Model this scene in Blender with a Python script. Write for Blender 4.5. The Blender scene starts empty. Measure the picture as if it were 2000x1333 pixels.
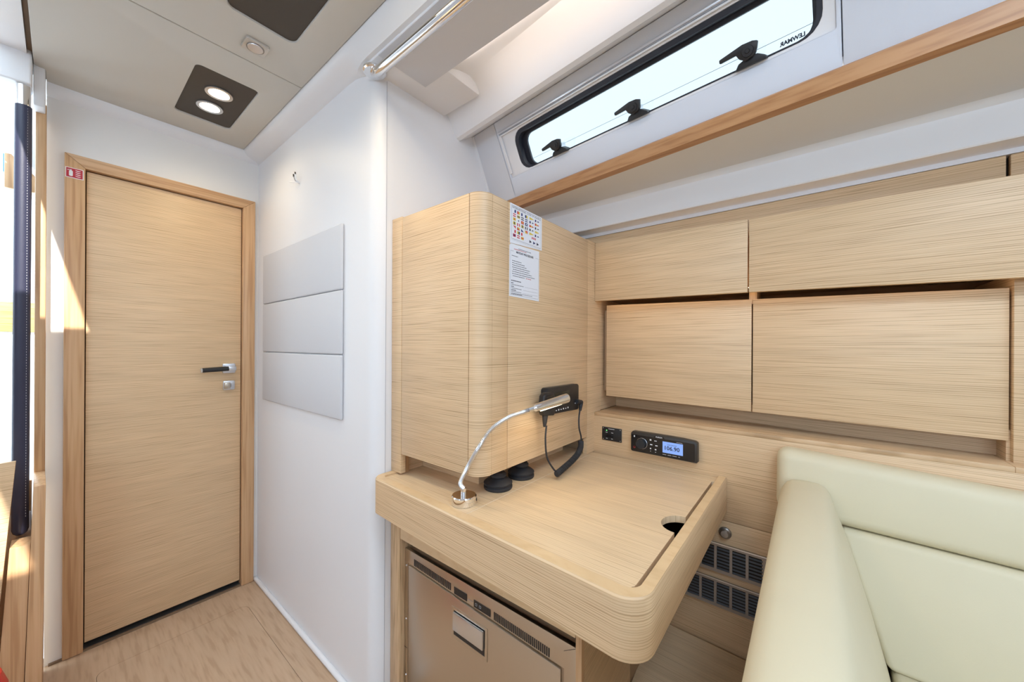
import bpy, bmesh, math, random
from mathutils import Vector, Matrix

random.seed(7)
SC = bpy.context.scene
COL = SC.collection

# ------------------------------------------------------------------ camera
H = 1.15
th, roll = math.radians(51.0), math.radians(0.3)
fw = Vector((math.sin(th), math.cos(th), 0))
r0 = Vector((math.cos(th), -math.sin(th), 0))
u0 = Vector((0, 0, 1))
rt = r0 * math.cos(roll) + u0 * math.sin(roll)
up = u0 * math.cos(roll) - r0 * math.sin(roll)
cd = bpy.data.cameras.new('camera')
cd.sensor_width = 36.0
cd.lens = 717.0 / 2000.0 * 36.0
cd.shift_y = (677.0 - 666.5) / 2000.0
cd.clip_start = 0.02
cam = bpy.data.objects.new('camera', cd)
cam.matrix_world = Matrix(((rt.x, up.x, -fw.x, 0), (rt.y, up.y, -fw.y, 0), (rt.z, up.z, -fw.z, H), (0, 0, 0, 1)))
COL.objects.link(cam)
SC.camera = cam

# ------------------------------------------------------------------ view, world, sun, daylight
SC.view_settings.view_transform = 'Standard'
SC.view_settings.look = 'None'
SC.view_settings.exposure = 0.22
SC.view_settings.gamma = 1.0
SC.view_settings.use_curve_mapping = False
try:
    SC.cycles.max_bounces = 9
    SC.cycles.diffuse_bounces = 6
    SC.cycles.sample_clamp_indirect = 8
    SC.cycles.use_adaptive_sampling = True
    SC.cycles.adaptive_threshold = 0.025
except Exception:
    pass

W = bpy.data.worlds.new('world')
SC.world = W
W.use_nodes = True
bg = W.node_tree.nodes['Background']
bg.inputs[0].default_value = (0.72, 0.88, 1.0, 1)
bg.inputs[1].default_value = 4.5

def lamp(name, kind, loc, direction, power, color, **kw):
    l = bpy.data.lights.new(name, kind)
    l.energy = power
    l.color = color
    for k, v in kw.items():
        setattr(l, k, v)
    o = bpy.data.objects.new(name, l)
    COL.objects.link(o)
    o.location = loc
    o.rotation_euler = Vector(direction).to_track_quat('-Z', 'Y').to_euler()
    return o

DAY = (0.64, 0.81, 1.0)
lamp('sun', 'SUN', (-2, -4, 6), (0.25, 1.5, -1.0), 9.0, (1.0, 0.95, 0.86), angle=0.01)
# daylight through the long cabin windows on the opposite side of the saloon
lamp('window_daylight', 'AREA', (-2.12, -1.25, 1.60), (1, 0.15, -0.04), 20.0, DAY, shape='RECTANGLE', size=1.7, size_y=0.40)
lamp('window_daylight', 'AREA', (-2.12, 0.10, 1.56), (1, 0, -0.04), 6.0, DAY, shape='RECTANGLE', size=0.6, size_y=0.36)
# fill lamps added under the closed ceiling behind the camera, no hatch there
lamp('overhead_fill', 'AREA', (0.30, -0.36, 2.058), (0.1, 0.1, -1), 12.5, DAY, shape='RECTANGLE', size=0.45, size_y=0.45)
lamp('overhead_fill', 'AREA', (0.10, -1.75, 2.058), (0, 0, -1), 14.0, DAY, shape='RECTANGLE', size=0.5, size_y=0.5)

# ------------------------------------------------------------------ materials
def new_mat(name):
    m = bpy.data.materials.new(name)
    m.use_nodes = True
    return m, m.node_tree, m.node_tree.nodes['Principled BSDF']

def plain(name, col, rough=0.5, metal=0.0, coat=0.0, bump=None, emit=None, spec=0.5, var=0.0):
    m, nt, p = new_mat(name)
    p.inputs['Base Color'].default_value = (*col, 1)
    p.inputs['Roughness'].default_value = rough
    p.inputs['Metallic'].default_value = metal
    p.inputs['Coat Weight'].default_value = coat
    p.inputs['Specular IOR Level'].default_value = spec
    if emit:
        p.inputs['Emission Color'].default_value = (*emit[0], 1)
        p.inputs['Emission Strength'].default_value = emit[1]
    tc = nt.nodes.new('ShaderNodeTexCoord')
    if var:
        n = nt.nodes.new('ShaderNodeTexNoise'); n.inputs['Scale'].default_value = 9
        r = nt.nodes.new('ShaderNodeMapRange')
        r.inputs['To Min'].default_value = 1 - var; r.inputs['To Max'].default_value = 1 + var
        mx = nt.nodes.new('ShaderNodeMix'); mx.data_type = 'RGBA'; mx.blend_type = 'MULTIPLY'; mx.inputs['Factor'].default_value = 1
        mx.inputs['A'].default_value = (*col, 1)
        nt.links.new(tc.outputs['Object'], n.inputs['Vector']); nt.links.new(n.outputs['Fac'], r.inputs['Value'])
        nt.links.new(r.outputs['Result'], mx.inputs['B']); nt.links.new(mx.outputs['Result'], p.inputs['Base Color'])
    if bump:
        n = nt.nodes.new('ShaderNodeTexNoise'); n.inputs['Scale'].default_value = bump[0]; n.inputs['Detail'].default_value = 2
        b = nt.nodes.new('ShaderNodeBump'); b.inputs['Strength'].default_value = bump[1]; b.inputs['Distance'].default_value = bump[2]
        nt.links.new(tc.outputs['Object'], n.inputs['Vector'])
        nt.links.new(n.outputs['Fac'], b.inputs['Height']); nt.links.new(b.outputs['Normal'], p.inputs['Normal'])
    return m

def wood(name, scale, dark, mid, light, rough=0.42, coarse=None, lo=0.36, hi=0.62, bump=0.05, coat=0.0, streak=0.8, line=None):
    """fine-line veneer: thin noise streaks stretched along the grain over a slow tone change"""
    m, nt, p = new_mat(name)
    L = nt.links.new
    tc = nt.nodes.new('ShaderNodeTexCoord')
    def noise(sc, detail, dist=0.0):
        mp = nt.nodes.new('ShaderNodeMapping'); mp.inputs['Scale'].default_value = sc
        n = nt.nodes.new('ShaderNodeTexNoise'); n.inputs['Scale'].default_value = 1.0
        n.inputs['Detail'].default_value = detail; n.inputs['Roughness'].default_value = 0.6
        n.inputs['Distortion'].default_value = dist
        L(tc.outputs['Object'], mp.inputs['Vector']); L(mp.outputs['Vector'], n.inputs['Vector'])
        return n
    n1 = noise(scale, 1.6)
    n2 = noise([s * 0.16 for s in scale] if coarse is None else coarse, 2.0, 0.3)
    rp = nt.nodes.new('ShaderNodeValToRGB')
    e = rp.color_ramp.elements
    e[0].position = lo; e[0].color = (*dark, 1)
    e[1].position = hi; e[1].color = (*light, 1)
    k = rp.color_ramp.elements.new(lo + (hi - lo) * 0.42); k.color = (*mid, 1)
    fac = n1.outputs['Fac']
    if line:                                  # quasi-regular fine lines: (axis, wave scale, along scale, weight)
        ax, ws, al, wt = line
        mp = nt.nodes.new('ShaderNodeMapping')
        mp.inputs['Scale'].default_value = [1.0 if c == ax else al for c in 'XYZ']
        wv = nt.nodes.new('ShaderNodeTexWave'); wv.wave_type = 'BANDS'; wv.bands_direction = ax; wv.wave_profile = 'SIN'
        wv.inputs['Scale'].default_value = ws; wv.inputs['Distortion'].default_value = 7.0
        wv.inputs['Detail'].default_value = 2.0; wv.inputs['Detail Scale'].default_value = 1.3; wv.inputs['Detail Roughness'].default_value = 0.6
        L(tc.outputs['Object'], mp.inputs['Vector']); L(mp.outputs['Vector'], wv.inputs['Vector'])
        mf = nt.nodes.new('ShaderNodeMix'); mf.data_type = 'FLOAT'; mf.inputs['Factor'].default_value = wt
        L(n1.outputs['Fac'], mf.inputs['A']); L(wv.outputs['Fac'], mf.inputs['B'])
        fac = mf.outputs['Result']
    L(fac, rp.inputs['Fac'])
    r2 = nt.nodes.new('ShaderNodeMapRange')
    r2.inputs['From Min'].default_value = 0.3; r2.inputs['From Max'].default_value = 0.7
    r2.inputs['To Min'].default_value = 0.94; r2.inputs['To Max'].default_value = 1.05
    L(n2.outputs['Fac'], r2.inputs['Value'])
    mx0 = nt.nodes.new('ShaderNodeMix'); mx0.data_type = 'RGBA'; mx0.inputs['Factor'].default_value = streak
    mx0.inputs['A'].default_value = (*mid, 1)
    L(rp.outputs['Color'], mx0.inputs['B'])
    mx = nt.nodes.new('ShaderNodeMix'); mx.data_type = 'RGBA'; mx.blend_type = 'MULTIPLY'; mx.inputs['Factor'].default_value = 1
    L(mx0.outputs['Result'], mx.inputs['A']); L(r2.outputs['Result'], mx.inputs['B'])
    L(mx.outputs['Result'], p.inputs['Base Color'])
    p.inputs['Roughness'].default_value = rough
    p.inputs['Coat Weight'].default_value = coat
    p.inputs['Coat Roughness'].default_value = 0.3
    if bump:
        b = nt.nodes.new('ShaderNodeBump'); b.inputs['Strength'].default_value = bump; b.inputs['Distance'].default_value = 0.001
        L(fac, b.inputs['Height']); L(b.outputs['Normal'], p.inputs['Normal'])
    return m

OAKD, OAKM, OAKL = (0.44, 0.280, 0.145), (0.680, 0.470, 0.275), (0.750, 0.548, 0.338)
oak_h = wood('oak_veneer_horizontal', (7, 7, 520), OAKD, OAKM, OAKL, lo=0.25, hi=0.64, coarse=(0.8, 0.8, 14), streak=0.9, bump=0.15, line=('Z', 70, 0.016, 0.30))
oak_top = wood('oak_veneer_top', (600, 8, 8), (0.48, 0.32, 0.175), (0.72, 0.53, 0.325), (0.785, 0.60, 0.39), lo=0.22, hi=0.64, streak=0.9, bump=0.12, line=('X', 62, 0.016, 0.30), coarse=(22, 1.2, 1.2))
oak_v = wood('oak_veneer_vertical', (200, 200, 9), OAKD, (0.60, 0.40, 0.225), (0.68, 0.47, 0.28))
ash = wood('ash_frame', (110, 110, 3.2), (0.44, 0.235, 0.11), (0.60, 0.365, 0.19), (0.68, 0.44, 0.25), rough=0.38, streak=0.6)
ash_rim = wood('oak_solid_rim', (60, 30, 60), (0.62, 0.41, 0.21), (0.72, 0.51, 0.29), (0.76, 0.56, 0.33), streak=0.35)
cherry = wood('cherry_trim', (90, 4, 90), (0.34, 0.15, 0.055), (0.45, 0.225, 0.092), (0.52, 0.28, 0.125), rough=0.4, streak=0.6)
floor_wood = wood('floor_boards', (70, 7, 70), (0.42, 0.28, 0.175), (0.53, 0.37, 0.245), (0.58, 0.42, 0.29), rough=0.45, streak=0.6)
white = plain('white_gelcoat', (0.81, 0.815, 0.84), 0.42)
white_matte = plain('white_liner', (0.80, 0.79, 0.78), 0.5)
fabric_ceiling = plain('ceiling_fabric', (0.60, 0.575, 0.525), 0.9, bump=(900, 0.25, 0.0006))
fabric_blue = plain('pale_headliner_fabric', (0.68, 0.72, 0.80), 0.9, bump=(1100, 0.3, 0.0006))
lining_offwhite = plain('deck_lining_offwhite', (0.70, 0.685, 0.67), 0.8)  # lining a little darker than the white edge moulding
fabric_grey = plain('grey_headliner_fabric', (0.66, 0.675, 0.72), 0.9, bump=(1100, 0.3, 0.0006))
pad_vinyl = plain('grey_vinyl_pad', (0.63, 0.635, 0.665), 0.55, bump=(700, 0.12, 0.0004))
leather = plain('cream_leather', (0.670, 0.600, 0.425), 0.5, bump=(420, 0.16, 0.0006), var=0.03)
steel = plain('brushed_steel', (0.62, 0.55, 0.46), 0.30, metal=1.0)
steel_dark = plain('grey_anodised', (0.36, 0.35, 0.34), 0.38, metal=0.9)
vent_grey = plain('vent_grey', (0.40, 0.36, 0.33), 0.42, metal=0.7)
vent_slat = plain('vent_slat_grey', (0.06, 0.06, 0.065), 0.45, metal=0.3)
chrome = plain('chrome', (0.85, 0.85, 0.86), 0.08, metal=1.0)
satin = plain('satin_chrome', (0.74, 0.75, 0.78), 0.28, metal=1.0)
black = plain('black_plastic', (0.016, 0.016, 0.018), 0.42)
black_gloss = plain('black_gloss', (0.010, 0.010, 0.012), 0.18)
rubber = plain('black_rubber', (0.022, 0.022, 0.026), 0.6)
seal_rubber = plain('window_rubber', (0.020, 0.022, 0.032), 0.45)
dark_plate = plain('dark_brown_plate', (0.060, 0.047, 0.036), 0.55)
cavity = plain('dark_cavity', (0.03, 0.022, 0.016), 0.9)
cavity_wood = plain('wood_interior', (0.46, 0.31, 0.19), 0.8)
navy_leather = plain('navy_leather', (0.028, 0.030, 0.062), 0.42, bump=(500, 0.3, 0.0008))
paper = plain('paper', (0.82, 0.84, 0.90), 0.5)
ink = plain('ink', (0.03, 0.035, 0.06), 0.6)
ink_red = plain('ink_red', (0.55, 0.04, 0.05), 0.6)
grey_ink = plain('grey_print', (0.42, 0.42, 0.45), 0.6)
white_ink = plain('white_print', (0.85, 0.86, 0.88), 0.5)
flag_red = plain('flag_red', (0.62, 0.035, 0.045), 0.6)
flag_blue = plain('flag_blue', (0.02, 0.035, 0.16), 0.6)
flag_yellow = plain('flag_yellow', (0.75, 0.58, 0.10), 0.6)
sign_red = plain('sign_red', (0.50, 0.018, 0.035), 0.45)
ext_red = plain('extinguisher_red', (0.62, 0.03, 0.02), 0.3)
blue_cloth = plain('blue_cloth', (0.05, 0.25, 0.55), 0.6)
inlay = plain('pale_inlay', (0.84, 0.69, 0.50), 0.5)
joint_line = plain('joint_line', (0.20, 0.13, 0.08), 0.8)
seam_grey = plain('seam_grey', (0.50, 0.50, 0.54), 0.7)
lcd = plain('lcd_screen', (0.05, 0.10, 0.25), 0.3, emit=((0.27, 0.43, 0.92), 0.75))
led = plain('led_diffuser', (1, 0.9, 0.7), 0.5, emit=((1.0, 0.83, 0.52), 14.0))
green_led = plain('green_led', (0.1, 0.8, 0.2), 0.5, emit=((0.2, 1.0, 0.2), 1.5))
def glass_mat():
    m, nt, p = new_mat('window_glass')
    nt.nodes.remove(p)
    out = nt.nodes['Material Output']
    tr = nt.nodes.new('ShaderNodeBsdfTransparent'); tr.inputs['Color'].default_value = (0.505, 0.514, 0.514, 1)
    gl = nt.nodes.new('ShaderNodeBsdfGlossy'); gl.inputs['Roughness'].default_value = 0.02
    mx = nt.nodes.new('ShaderNodeMixShader'); mx.inputs['Fac'].default_value = 0.06
    nt.links.new(tr.outputs[0], mx.inputs[1]); nt.links.new(gl.outputs[0], mx.inputs[2])
    nt.links.new(mx.outputs[0], out.inputs['Surface'])
    return m
glass = glass_mat()

# ------------------------------------------------------------------ object helpers
ROOTS = {}
def tag(o, label=None, cat=None, group=None, kind=None):
    if label: o['label'] = label
    if cat: o['category'] = cat
    if group: o['group'] = group
    if kind: o['kind'] = kind
    return o

def thing(name, loc, label, cat, group=None, kind=None):
    o = bpy.data.objects.new(name, None)
    o.empty_display_size = 0.05
    o.location = loc
    COL.objects.link(o)
    ROOTS[o] = Vector(loc)
    return tag(o, label, cat, group, kind)

class M:
    """one mesh in world coordinates; faces may carry a material slot"""
    def __init__(self, frame=None):
        self.v, self.f, self.mi = [], [], []
        self.frame = frame           # (origin, right, up, normal)
        self.slot = 0
    def p(self, q):
        q = Vector(q)
        if self.frame:
            o, r, u, n = self.frame
            return o + r * q.x + u * q.y + n * q.z
        return q
    def add(self, verts, faces):
        b = len(self.v)
        self.v += [self.p(q) for q in verts]
        self.f += [tuple(b + i for i in f) for f in faces]
        self.mi += [self.slot] * len(faces)
        return self
    def box(self, x0, x1, y0, y1, z0, z1):
        vs = [(x, y, z) for z in (z0, z1) for y in (y0, y1) for x in (x0, x1)]
        return self.add(vs, [(0, 2, 3, 1), (4, 5, 7, 6), (0, 1, 5, 4), (2, 6, 7, 3), (0, 4, 6, 2), (1, 3, 7, 5)])
    def hexa(self, a, b):            # two quads, joined
        return self.add(list(a) + list(b), [(3, 2, 1, 0), (4, 5, 6, 7), (0, 1, 5, 4), (1, 2, 6, 5), (2, 3, 7, 6), (3, 0, 4, 7)])
    def prism(self, poly, vec):
        n = len(poly); vec = Vector(vec)
        a = [Vector(q) for q in poly]; b = [q + vec for q in a]
        return self.add(a + b, [tuple(range(n - 1, -1, -1)), tuple(range(n, 2 * n))] + [(i, (i + 1) % n, n + (i + 1) % n, n + i) for i in range(n)])
    def loft(self, secs, closed=False, caps=False):
        n = len(secs[0]); vs = [q for s in secs for q in s]; fs = []
        for k in range(len(secs) - 1):
            for i in range(n if closed else n - 1):
                j = (i + 1) % n
                fs.append((k * n + i, k * n + j, (k + 1) * n + j, (k + 1) * n + i))
        if caps:
            fs.append(tuple(range(n - 1, -1, -1))); fs.append(tuple(range((len(secs) - 1) * n, len(secs) * n)))
        return self.add(vs, fs)
    def tube(self, path, r, seg=12, caps=True):
        path = [Vector(q) for q in path]
        rs = r if isinstance(r, (list, tuple)) else [r] * len(path)
        secs = []; prev = None
        for i, q in enumerate(path):
            t = (path[min(i + 1, len(path) - 1)] - path[max(i - 1, 0)]).normalized()
            if prev is None:
                a = Vector((0, 0, 1)) if abs(t.z) < 0.9 else Vector((1, 0, 0))
                nn = (a - t * a.dot(t)).normalized()
            else:
                nn = (prev - t * prev.dot(t)).normalized()
            prev = nn; bb = t.cross(nn)
            secs.append([q + (nn * math.cos(2 * math.pi * k / seg) + bb * math.sin(2 * math.pi * k / seg)) * rs[i] for k in range(seg)])
        return self.loft(secs, True, caps)
    def lathe(self, prof, c=(0, 0, 0), axis='z', seg=24, ring=False):
        c = Vector(c); secs = []
        for r, h in prof:
            s = []
            for k in range(seg):
                a = 2 * math.pi * k / seg
                x, y = r * math.cos(a), r * math.sin(a)
                s.append(c + Vector({'z': (x, y, h), 'y': (x, h, y), 'x': (h, x, y)}[axis]))
            secs.append(s)
        if ring:
            return self.loft(secs + [secs[0]], True, False)
        return self.loft(secs, True, True)
    def obj(self, name, mat, parent=None, bevel=0.0, seg=2, angle=30, shift=None):
        root = parent
        while root is not None and root not in ROOTS:
            root = root.parent
        off = ROOTS[root] if root is not None else Vector((0, 0, 0))
        if shift:
            self.v = [Vector(shift(q)) for q in self.v]
        me = bpy.data.meshes.new(name)
        me.from_pydata([tuple(q - off) for q in self.v], [], self.f)
        mats = mat if isinstance(mat, (list, tuple)) else [mat]
        for m in mats: me.materials.append(m)
        me.polygons.foreach_set('material_index', self.mi)
        bm = bmesh.new(); bm.from_mesh(me)
        bmesh.ops.recalc_face_normals(bm, faces=bm.faces)
        if bevel:
            es = [e for e in bm.edges if len(e.link_faces) == 2 and e.calc_face_angle(0) > math.radians(angle)]
            bmesh.ops.bevel(bm, geom=es, offset=bevel, segments=seg, profile=0.5, affect='EDGES', clamp_overlap=True)
        for f in bm.faces: f.smooth = True
        for e in bm.edges:
            if len(e.link_faces) == 2 and e.calc_face_angle(0) > math.radians(32): e.smooth = False
        bm.to_mesh(me); bm.free()
        o = bpy.data.objects.new(name, me)
        COL.objects.link(o)
        if parent is not None: o.parent = parent
        return o

def single(o, loc_dummy, label, cat, group=None, kind=None):
    return tag(o, label, cat, group, kind)

def arc(cx, cy, r, a0, a1, n):
    return [(cx + r * math.cos(math.radians(a0 + (a1 - a0) * i / n)), cy + r * math.sin(math.radians(a0 + (a1 - a0) * i / n))) for i in range(n + 1)]

def rrect(x0, x1, y0, y1, r, n=5):
    return (arc(x1 - r, y1 - r, r, 0, 90, n) + arc(x0 + r, y1 - r, r, 90, 180, n) + arc(x0 + r, y0 + r, r, 180, 270, n) + arc(x1 - r, y0 + r, r, 270, 360, n))

def plate_with_holes(name, mat, outer, holes, depth, frame, parent, bevel=0.0):
    """flat plate in a frame (a,b plane, c = normal), with real holes and wall thickness going to c=-depth"""
    o, r, u, n = frame
    root = parent
    while root is not None and root not in ROOTS: root = root.parent
    off = ROOTS[root] if root is not None else Vector((0, 0, 0))
    bm = bmesh.new(); edges = []
    for loop in [outer] + holes:
        vs = [bm.verts.new(o + r * a + u * b - off) for a, b in loop]
        edges += [bm.edges.new((vs[i], vs[(i + 1) % len(vs)])) for i in range(len(vs))]
    bmesh.ops.triangle_fill(bm, use_beauty=True, use_dissolve=False, edges=edges, normal=n)
    ret = bmesh.ops.extrude_face_region(bm, geom=bm.faces[:])
    nv = [g for g in ret['geom'] if isinstance(g, bmesh.types.BMVert)]
    bmesh.ops.translate(bm, verts=nv, vec=-n * depth)
    bmesh.ops.recalc_face_normals(bm, faces=bm.faces)
    if bevel:
        es = [e for e in bm.edges if len(e.link_faces) == 2 and e.calc_face_angle(0) > math.radians(60)]
        bmesh.ops.bevel(bm, geom=es, offset=bevel, segments=2, profile=0.5, affect='EDGES', clamp_overlap=True)
    for f in bm.faces: f.smooth = True
    for e in bm.edges:
        if len(e.link_faces) == 2 and e.calc_face_angle(0) > math.radians(32): e.smooth = False
    me = bpy.data.meshes.new(name); bm.to_mesh(me); bm.free()
    me.materials.append(mat)
    ob = bpy.data.objects.new(name, me); COL.objects.link(ob)
    if parent is not None: ob.parent = parent
    return ob

def text(name, body, size, origin, right, upv, mat, parent, align='LEFT', mirror=False, bold=0.0):
    cu = bpy.data.curves.new(name, 'FONT')
    cu.body = body; cu.size = size; cu.align_x = align; cu.resolution_u = 2; cu.offset = bold
    t = bpy.data.objects.new(name + '_c', cu)
    COL.objects.link(t)
    dg = bpy.context.evaluated_depsgraph_get()
    me = bpy.data.meshes.new_from_object(t.evaluated_get(dg))
    bpy.data.objects.remove(t)
    right, upv, origin = Vector(right).normalized(), Vector(upv).normalized(), Vector(origin)
    root = parent
    while root is not None and root not in ROOTS: root = root.parent
    off = ROOTS[root] if root is not None else Vector((0, 0, 0))
    for v in me.vertices:
        x = -v.co.x if mirror else v.co.x
        v.co = origin + right * x + upv * v.co.y - off
    me.materials.clear(); me.materials.append(mat)
    me.name = name
    o = bpy.data.objects.new(name, me); COL.objects.link(o)
    if parent is not None: o.parent = parent
    return o

X, Y, Z = Vector((1, 0, 0)), Vector((0, 1, 0)), Vector((0, 0, 1))

# ================================================================== FLOOR
fl = thing('floor', (0, 0, 0), 'pale wooden cabin sole with a rounded hatch panel before the door', 'floor', kind='structure')
HX0, HX1, HY0, HY1 = 0.085, 0.528, 0.55, 1.93
plate_with_holes('floor_surface', floor_wood, [(-2.2, -2.4), (1.6, -2.4), (1.6, 2.14), (-2.2, 2.14)], [rrect(HX0, HX1, HY0, HY1, 0.03)[::-1]], 0.03, (Vector((0, 0, 0)), X, Y, Z), fl)
M().prism([(a, b, -0.03) for a, b in rrect(HX0 + 0.0012, HX1 - 0.0012, HY0 + 0.0012, HY1 - 0.0012, 0.029)], (0, 0, 0.030)).obj('floor_hatch', floor_wood, fl)
M().box(HX0 - 0.02, HX1 + 0.02, HY0 - 0.02, HY1 + 0.02, -0.06, -0.031).obj('hatch_bed', cavity, fl)

# ================================================================== DOOR BULKHEAD (y = 2.11)
wb = thing('wall_back', (0.3, 2.13, 0), 'white bulkhead around the wooden cabin door', 'wall', kind='structure')
M().prism([(-0.03, 2.11, 0), (0.055, 2.11, 0), (0.055, 2.11, 1.81), (0.555, 2.11, 1.81), (0.555, 2.11, 0), (0.64, 2.11, 0), (0.64, 2.11, 2.12), (-0.03, 2.11, 2.12)], (0, 0.04, 0)).obj('bulkhead_panel', white_matte, wb)
M().box(-0.02, 0.62, 2.10, 2.11, 0.0, 0.006).obj('floor_joint', joint_line, wb)

dr = thing('door_1', (0.306, 2.11, 0), 'oak veneered cabin door with horizontal grain in a pale ash frame', 'door', kind='structure')
fx0, fx1, ix0, ix1, fz, iz = 0.011, 0.600, 0.061, 0.551, 1.846, 1.803
ya, yb = 2.094, 2.145
M().prism([(fx0, ya, 0.002), (ix0, ya, 0.002), (ix0, ya, iz), (fx0, ya, fz)], (0, yb - ya, 0)).obj('frame_board', ash, dr, bevel=0.0025)
M().prism([(ix1, ya, 0.002), (fx1, ya, 0.002), (fx1, ya, fz), (ix1, ya, iz)], (0, yb - ya, 0)).obj('frame_board', ash, dr, bevel=0.0025)
ash_x = wood('ash_frame_crosswise', (3.2, 110, 110), (0.44, 0.235, 0.11), (0.60, 0.365, 0.19), (0.68, 0.44, 0.25), rough=0.38, streak=0.6)
M().prism([(fx0, ya, fz), (ix0, ya, iz), (ix1, ya, iz), (fx1, ya, fz)], (0, yb - ya, 0)).obj('frame_board', ash_x, dr, bevel=0.0025)
M().box(ix0 + 0.003, ix1 - 0.003, 2.112, 2.14, 0.027, iz - 0.004).obj('door_leaf', oak_h, dr, bevel=0.0015)
M().box(ix0, ix1, 2.102, 2.16, 0.0, 0.005).obj('threshold_strip', steel_dark, dr)
M().box(-0.03, 0.65, 2.152, 2.17, 0.0, 2.1).obj('room_beyond', cavity, dr)
# lever handle: rosette, black grip with a bright tip
hx, hz = 0.501, 1.041
hr = M().prism([(a, 2.112, b) for a, b in rrect(hx - 0.024, hx + 0.024, hz - 0.022, hz + 0.022, 0.005, 3)], (0, -0.010, 0)).obj('handle_rosette', satin, dr, bevel=0.001)
M().box(hx - 0.012, hx + 0.020, 2.070, 2.104, hz - 0.010, hz + 0.010).obj('handle_neck', satin, hr, bevel=0.002)
M().tube([(hx - 0.010, 2.072, hz), (hx - 0.105, 2.068, hz - 0.004)], 0.0105, 14).obj('handle_grip', black, hr)
M().tube([(hx - 0.105, 2.068, hz - 0.004), (hx - 0.111, 2.068, hz - 0.0042)], 0.0112, 14).obj('grip_tip', chrome, hr)
lz = 0.962
lr = M().prism([(a, 2.112, b) for a, b in rrect(hx - 0.022, hx + 0.022, lz - 0.021, lz + 0.021, 0.005, 3)], (0, -0.010, 0)).obj('lock_rosette', satin, dr, bevel=0.001)
M().box(hx - 0.020, hx + 0.002, 2.086, 2.102, lz - 0.016, lz + 0.014).obj('lock_turn', steel, lr, bevel=0.002)
M().box(hx + 0.006, hx + 0.0075, 2.1012, 2.102, lz - 0.008, lz + 0.008).obj('lock_slot', black, lr)

# fire extinguisher sign on the frame
sg = thing('safety_sign', (0.032, 2.092, 1.775), 'red fire extinguisher sticker on the upper left door frame', 'sign')
FS = (Vector((0.013, 2.0935, 1.757)), X, Z, -Y)
m = M(FS); m.box(0, 0.043, 0, 0.037, 0, 0.0006); m.obj('sign_border', white_ink, sg)
m = M(FS); m.box(0.002, 0.041, 0.002, 0.035, 0.0006, 0.0009); m.obj('sign_field', sign_red, sg)
m = M(FS)
m.prism([(a, b, 0.0009) for a, b in rrect(0.0085, 0.0175, 0.006, 0.026, 0.003, 4)], (0, 0, 0.0003))
m.prism([(0.011, 0.026, 0.0009), (0.015, 0.026, 0.0009), (0.015, 0.030, 0.0009), (0.011, 0.030, 0.0009)], (0, 0, 0.0003))
m.prism([(0.0045, 0.026, 0.0009), (0.0145, 0.0285, 0.0009), (0.0145, 0.0305, 0.0009), (0.0045, 0.0285, 0.0009)], (0, 0, 0.0003))
for k in range(4):
    yy = 0.006 + k * 0.0068
    m.prism([(0.022, yy + 0.0042, 0.0009), (0.027, yy + 0.001, 0.0009), (0.033, yy + 0.0005, 0.0009), (0.0375, yy + 0.004, 0.0009), (0.033, yy + 0.0028, 0.0009), (0.027, yy + 0.0034, 0.0009)], (0, 0, 0.0003))
m.obj('sign_pictogram', white_ink, sg)

# ================================================================== PASSAGE WALL (x = 0.617) with rounded corner
wr = thing('wall_right', (0.64, 1.5, 0), 'white moulded passage wall with a rounded corner beside the desk', 'wall', kind='structure')
prof = [(0.617, 2.112), (0.617, 1.095)] + [(0.617 + 0.045 * (1 - math.cos(a)), 1.085 - 0.045 * math.sin(a)) for a in [math.pi / 2 * k / 8 for k in range(9)]] + [(1.20, 1.04), (1.20, 1.08), (0.68, 1.08), (0.65, 1.12), (0.65, 2.112)]
M().prism([(a, b, 0) for a, b in prof], (0, 0, 2.10)).obj('wall_panel', white, wr)
M().box(0.6500, 0.6508, 1.0392, 1.0405, 0.0, 1.985).obj('wall_seam', seam_grey, wr)
M().box(0.601, 0.618, 1.06, 2.108, 0.0, 0.017).obj('skirting', white, wr, bevel=0.007, seg=3)

lab = ['top', 'middle', 'lowest']
for k, (z0, z1) in enumerate(((1.343, 1.570), (1.119, 1.341), (0.893, 1.117))):
    o = M().box(0.605, 0.6165, 1.242, 2.006, z0, z1).obj('wall_pad', pad_vinyl, None, bevel=0.006, seg=3)
    tag(o, f'{lab[k]} of the three pale grey padded panels on the passage wall', 'wall pad', 'padded panels on the passage wall')
hk = thing('wire_tails', (0.612, 1.636, 1.82), 'two loose white wire ends sticking out of the passage wall', 'wire')
M().tube([(0.618, 1.620, 1.812), (0.604, 1.622, 1.814), (0.598, 1.645, 1.816), (0.598, 1.672, 1.826)], 0.0022, 6).obj('wire', white_ink, hk)
M().tube([(0.618, 1.620, 1.812), (0.603, 1.615, 1.818), (0.600, 1.618, 1.842)], 0.0022, 6).obj('wire', white_ink, hk)
M().tube([(0.600, 1.6185, 1.8425), (0.600, 1.620, 1.851)], 0.0030, 6).obj('wire_end', black, hk)
M().tube([(0.599, 1.632, 1.836), (0.599, 1.634, 1.846)], 0.0030, 6).obj('wire_end', black, hk)
M().tube([(0.618, 1.622, 1.811), (0.604, 1.628, 1.820), (0.599, 1.632, 1.8355)], 0.0020, 6).obj('wire', grey_ink, hk)

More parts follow.
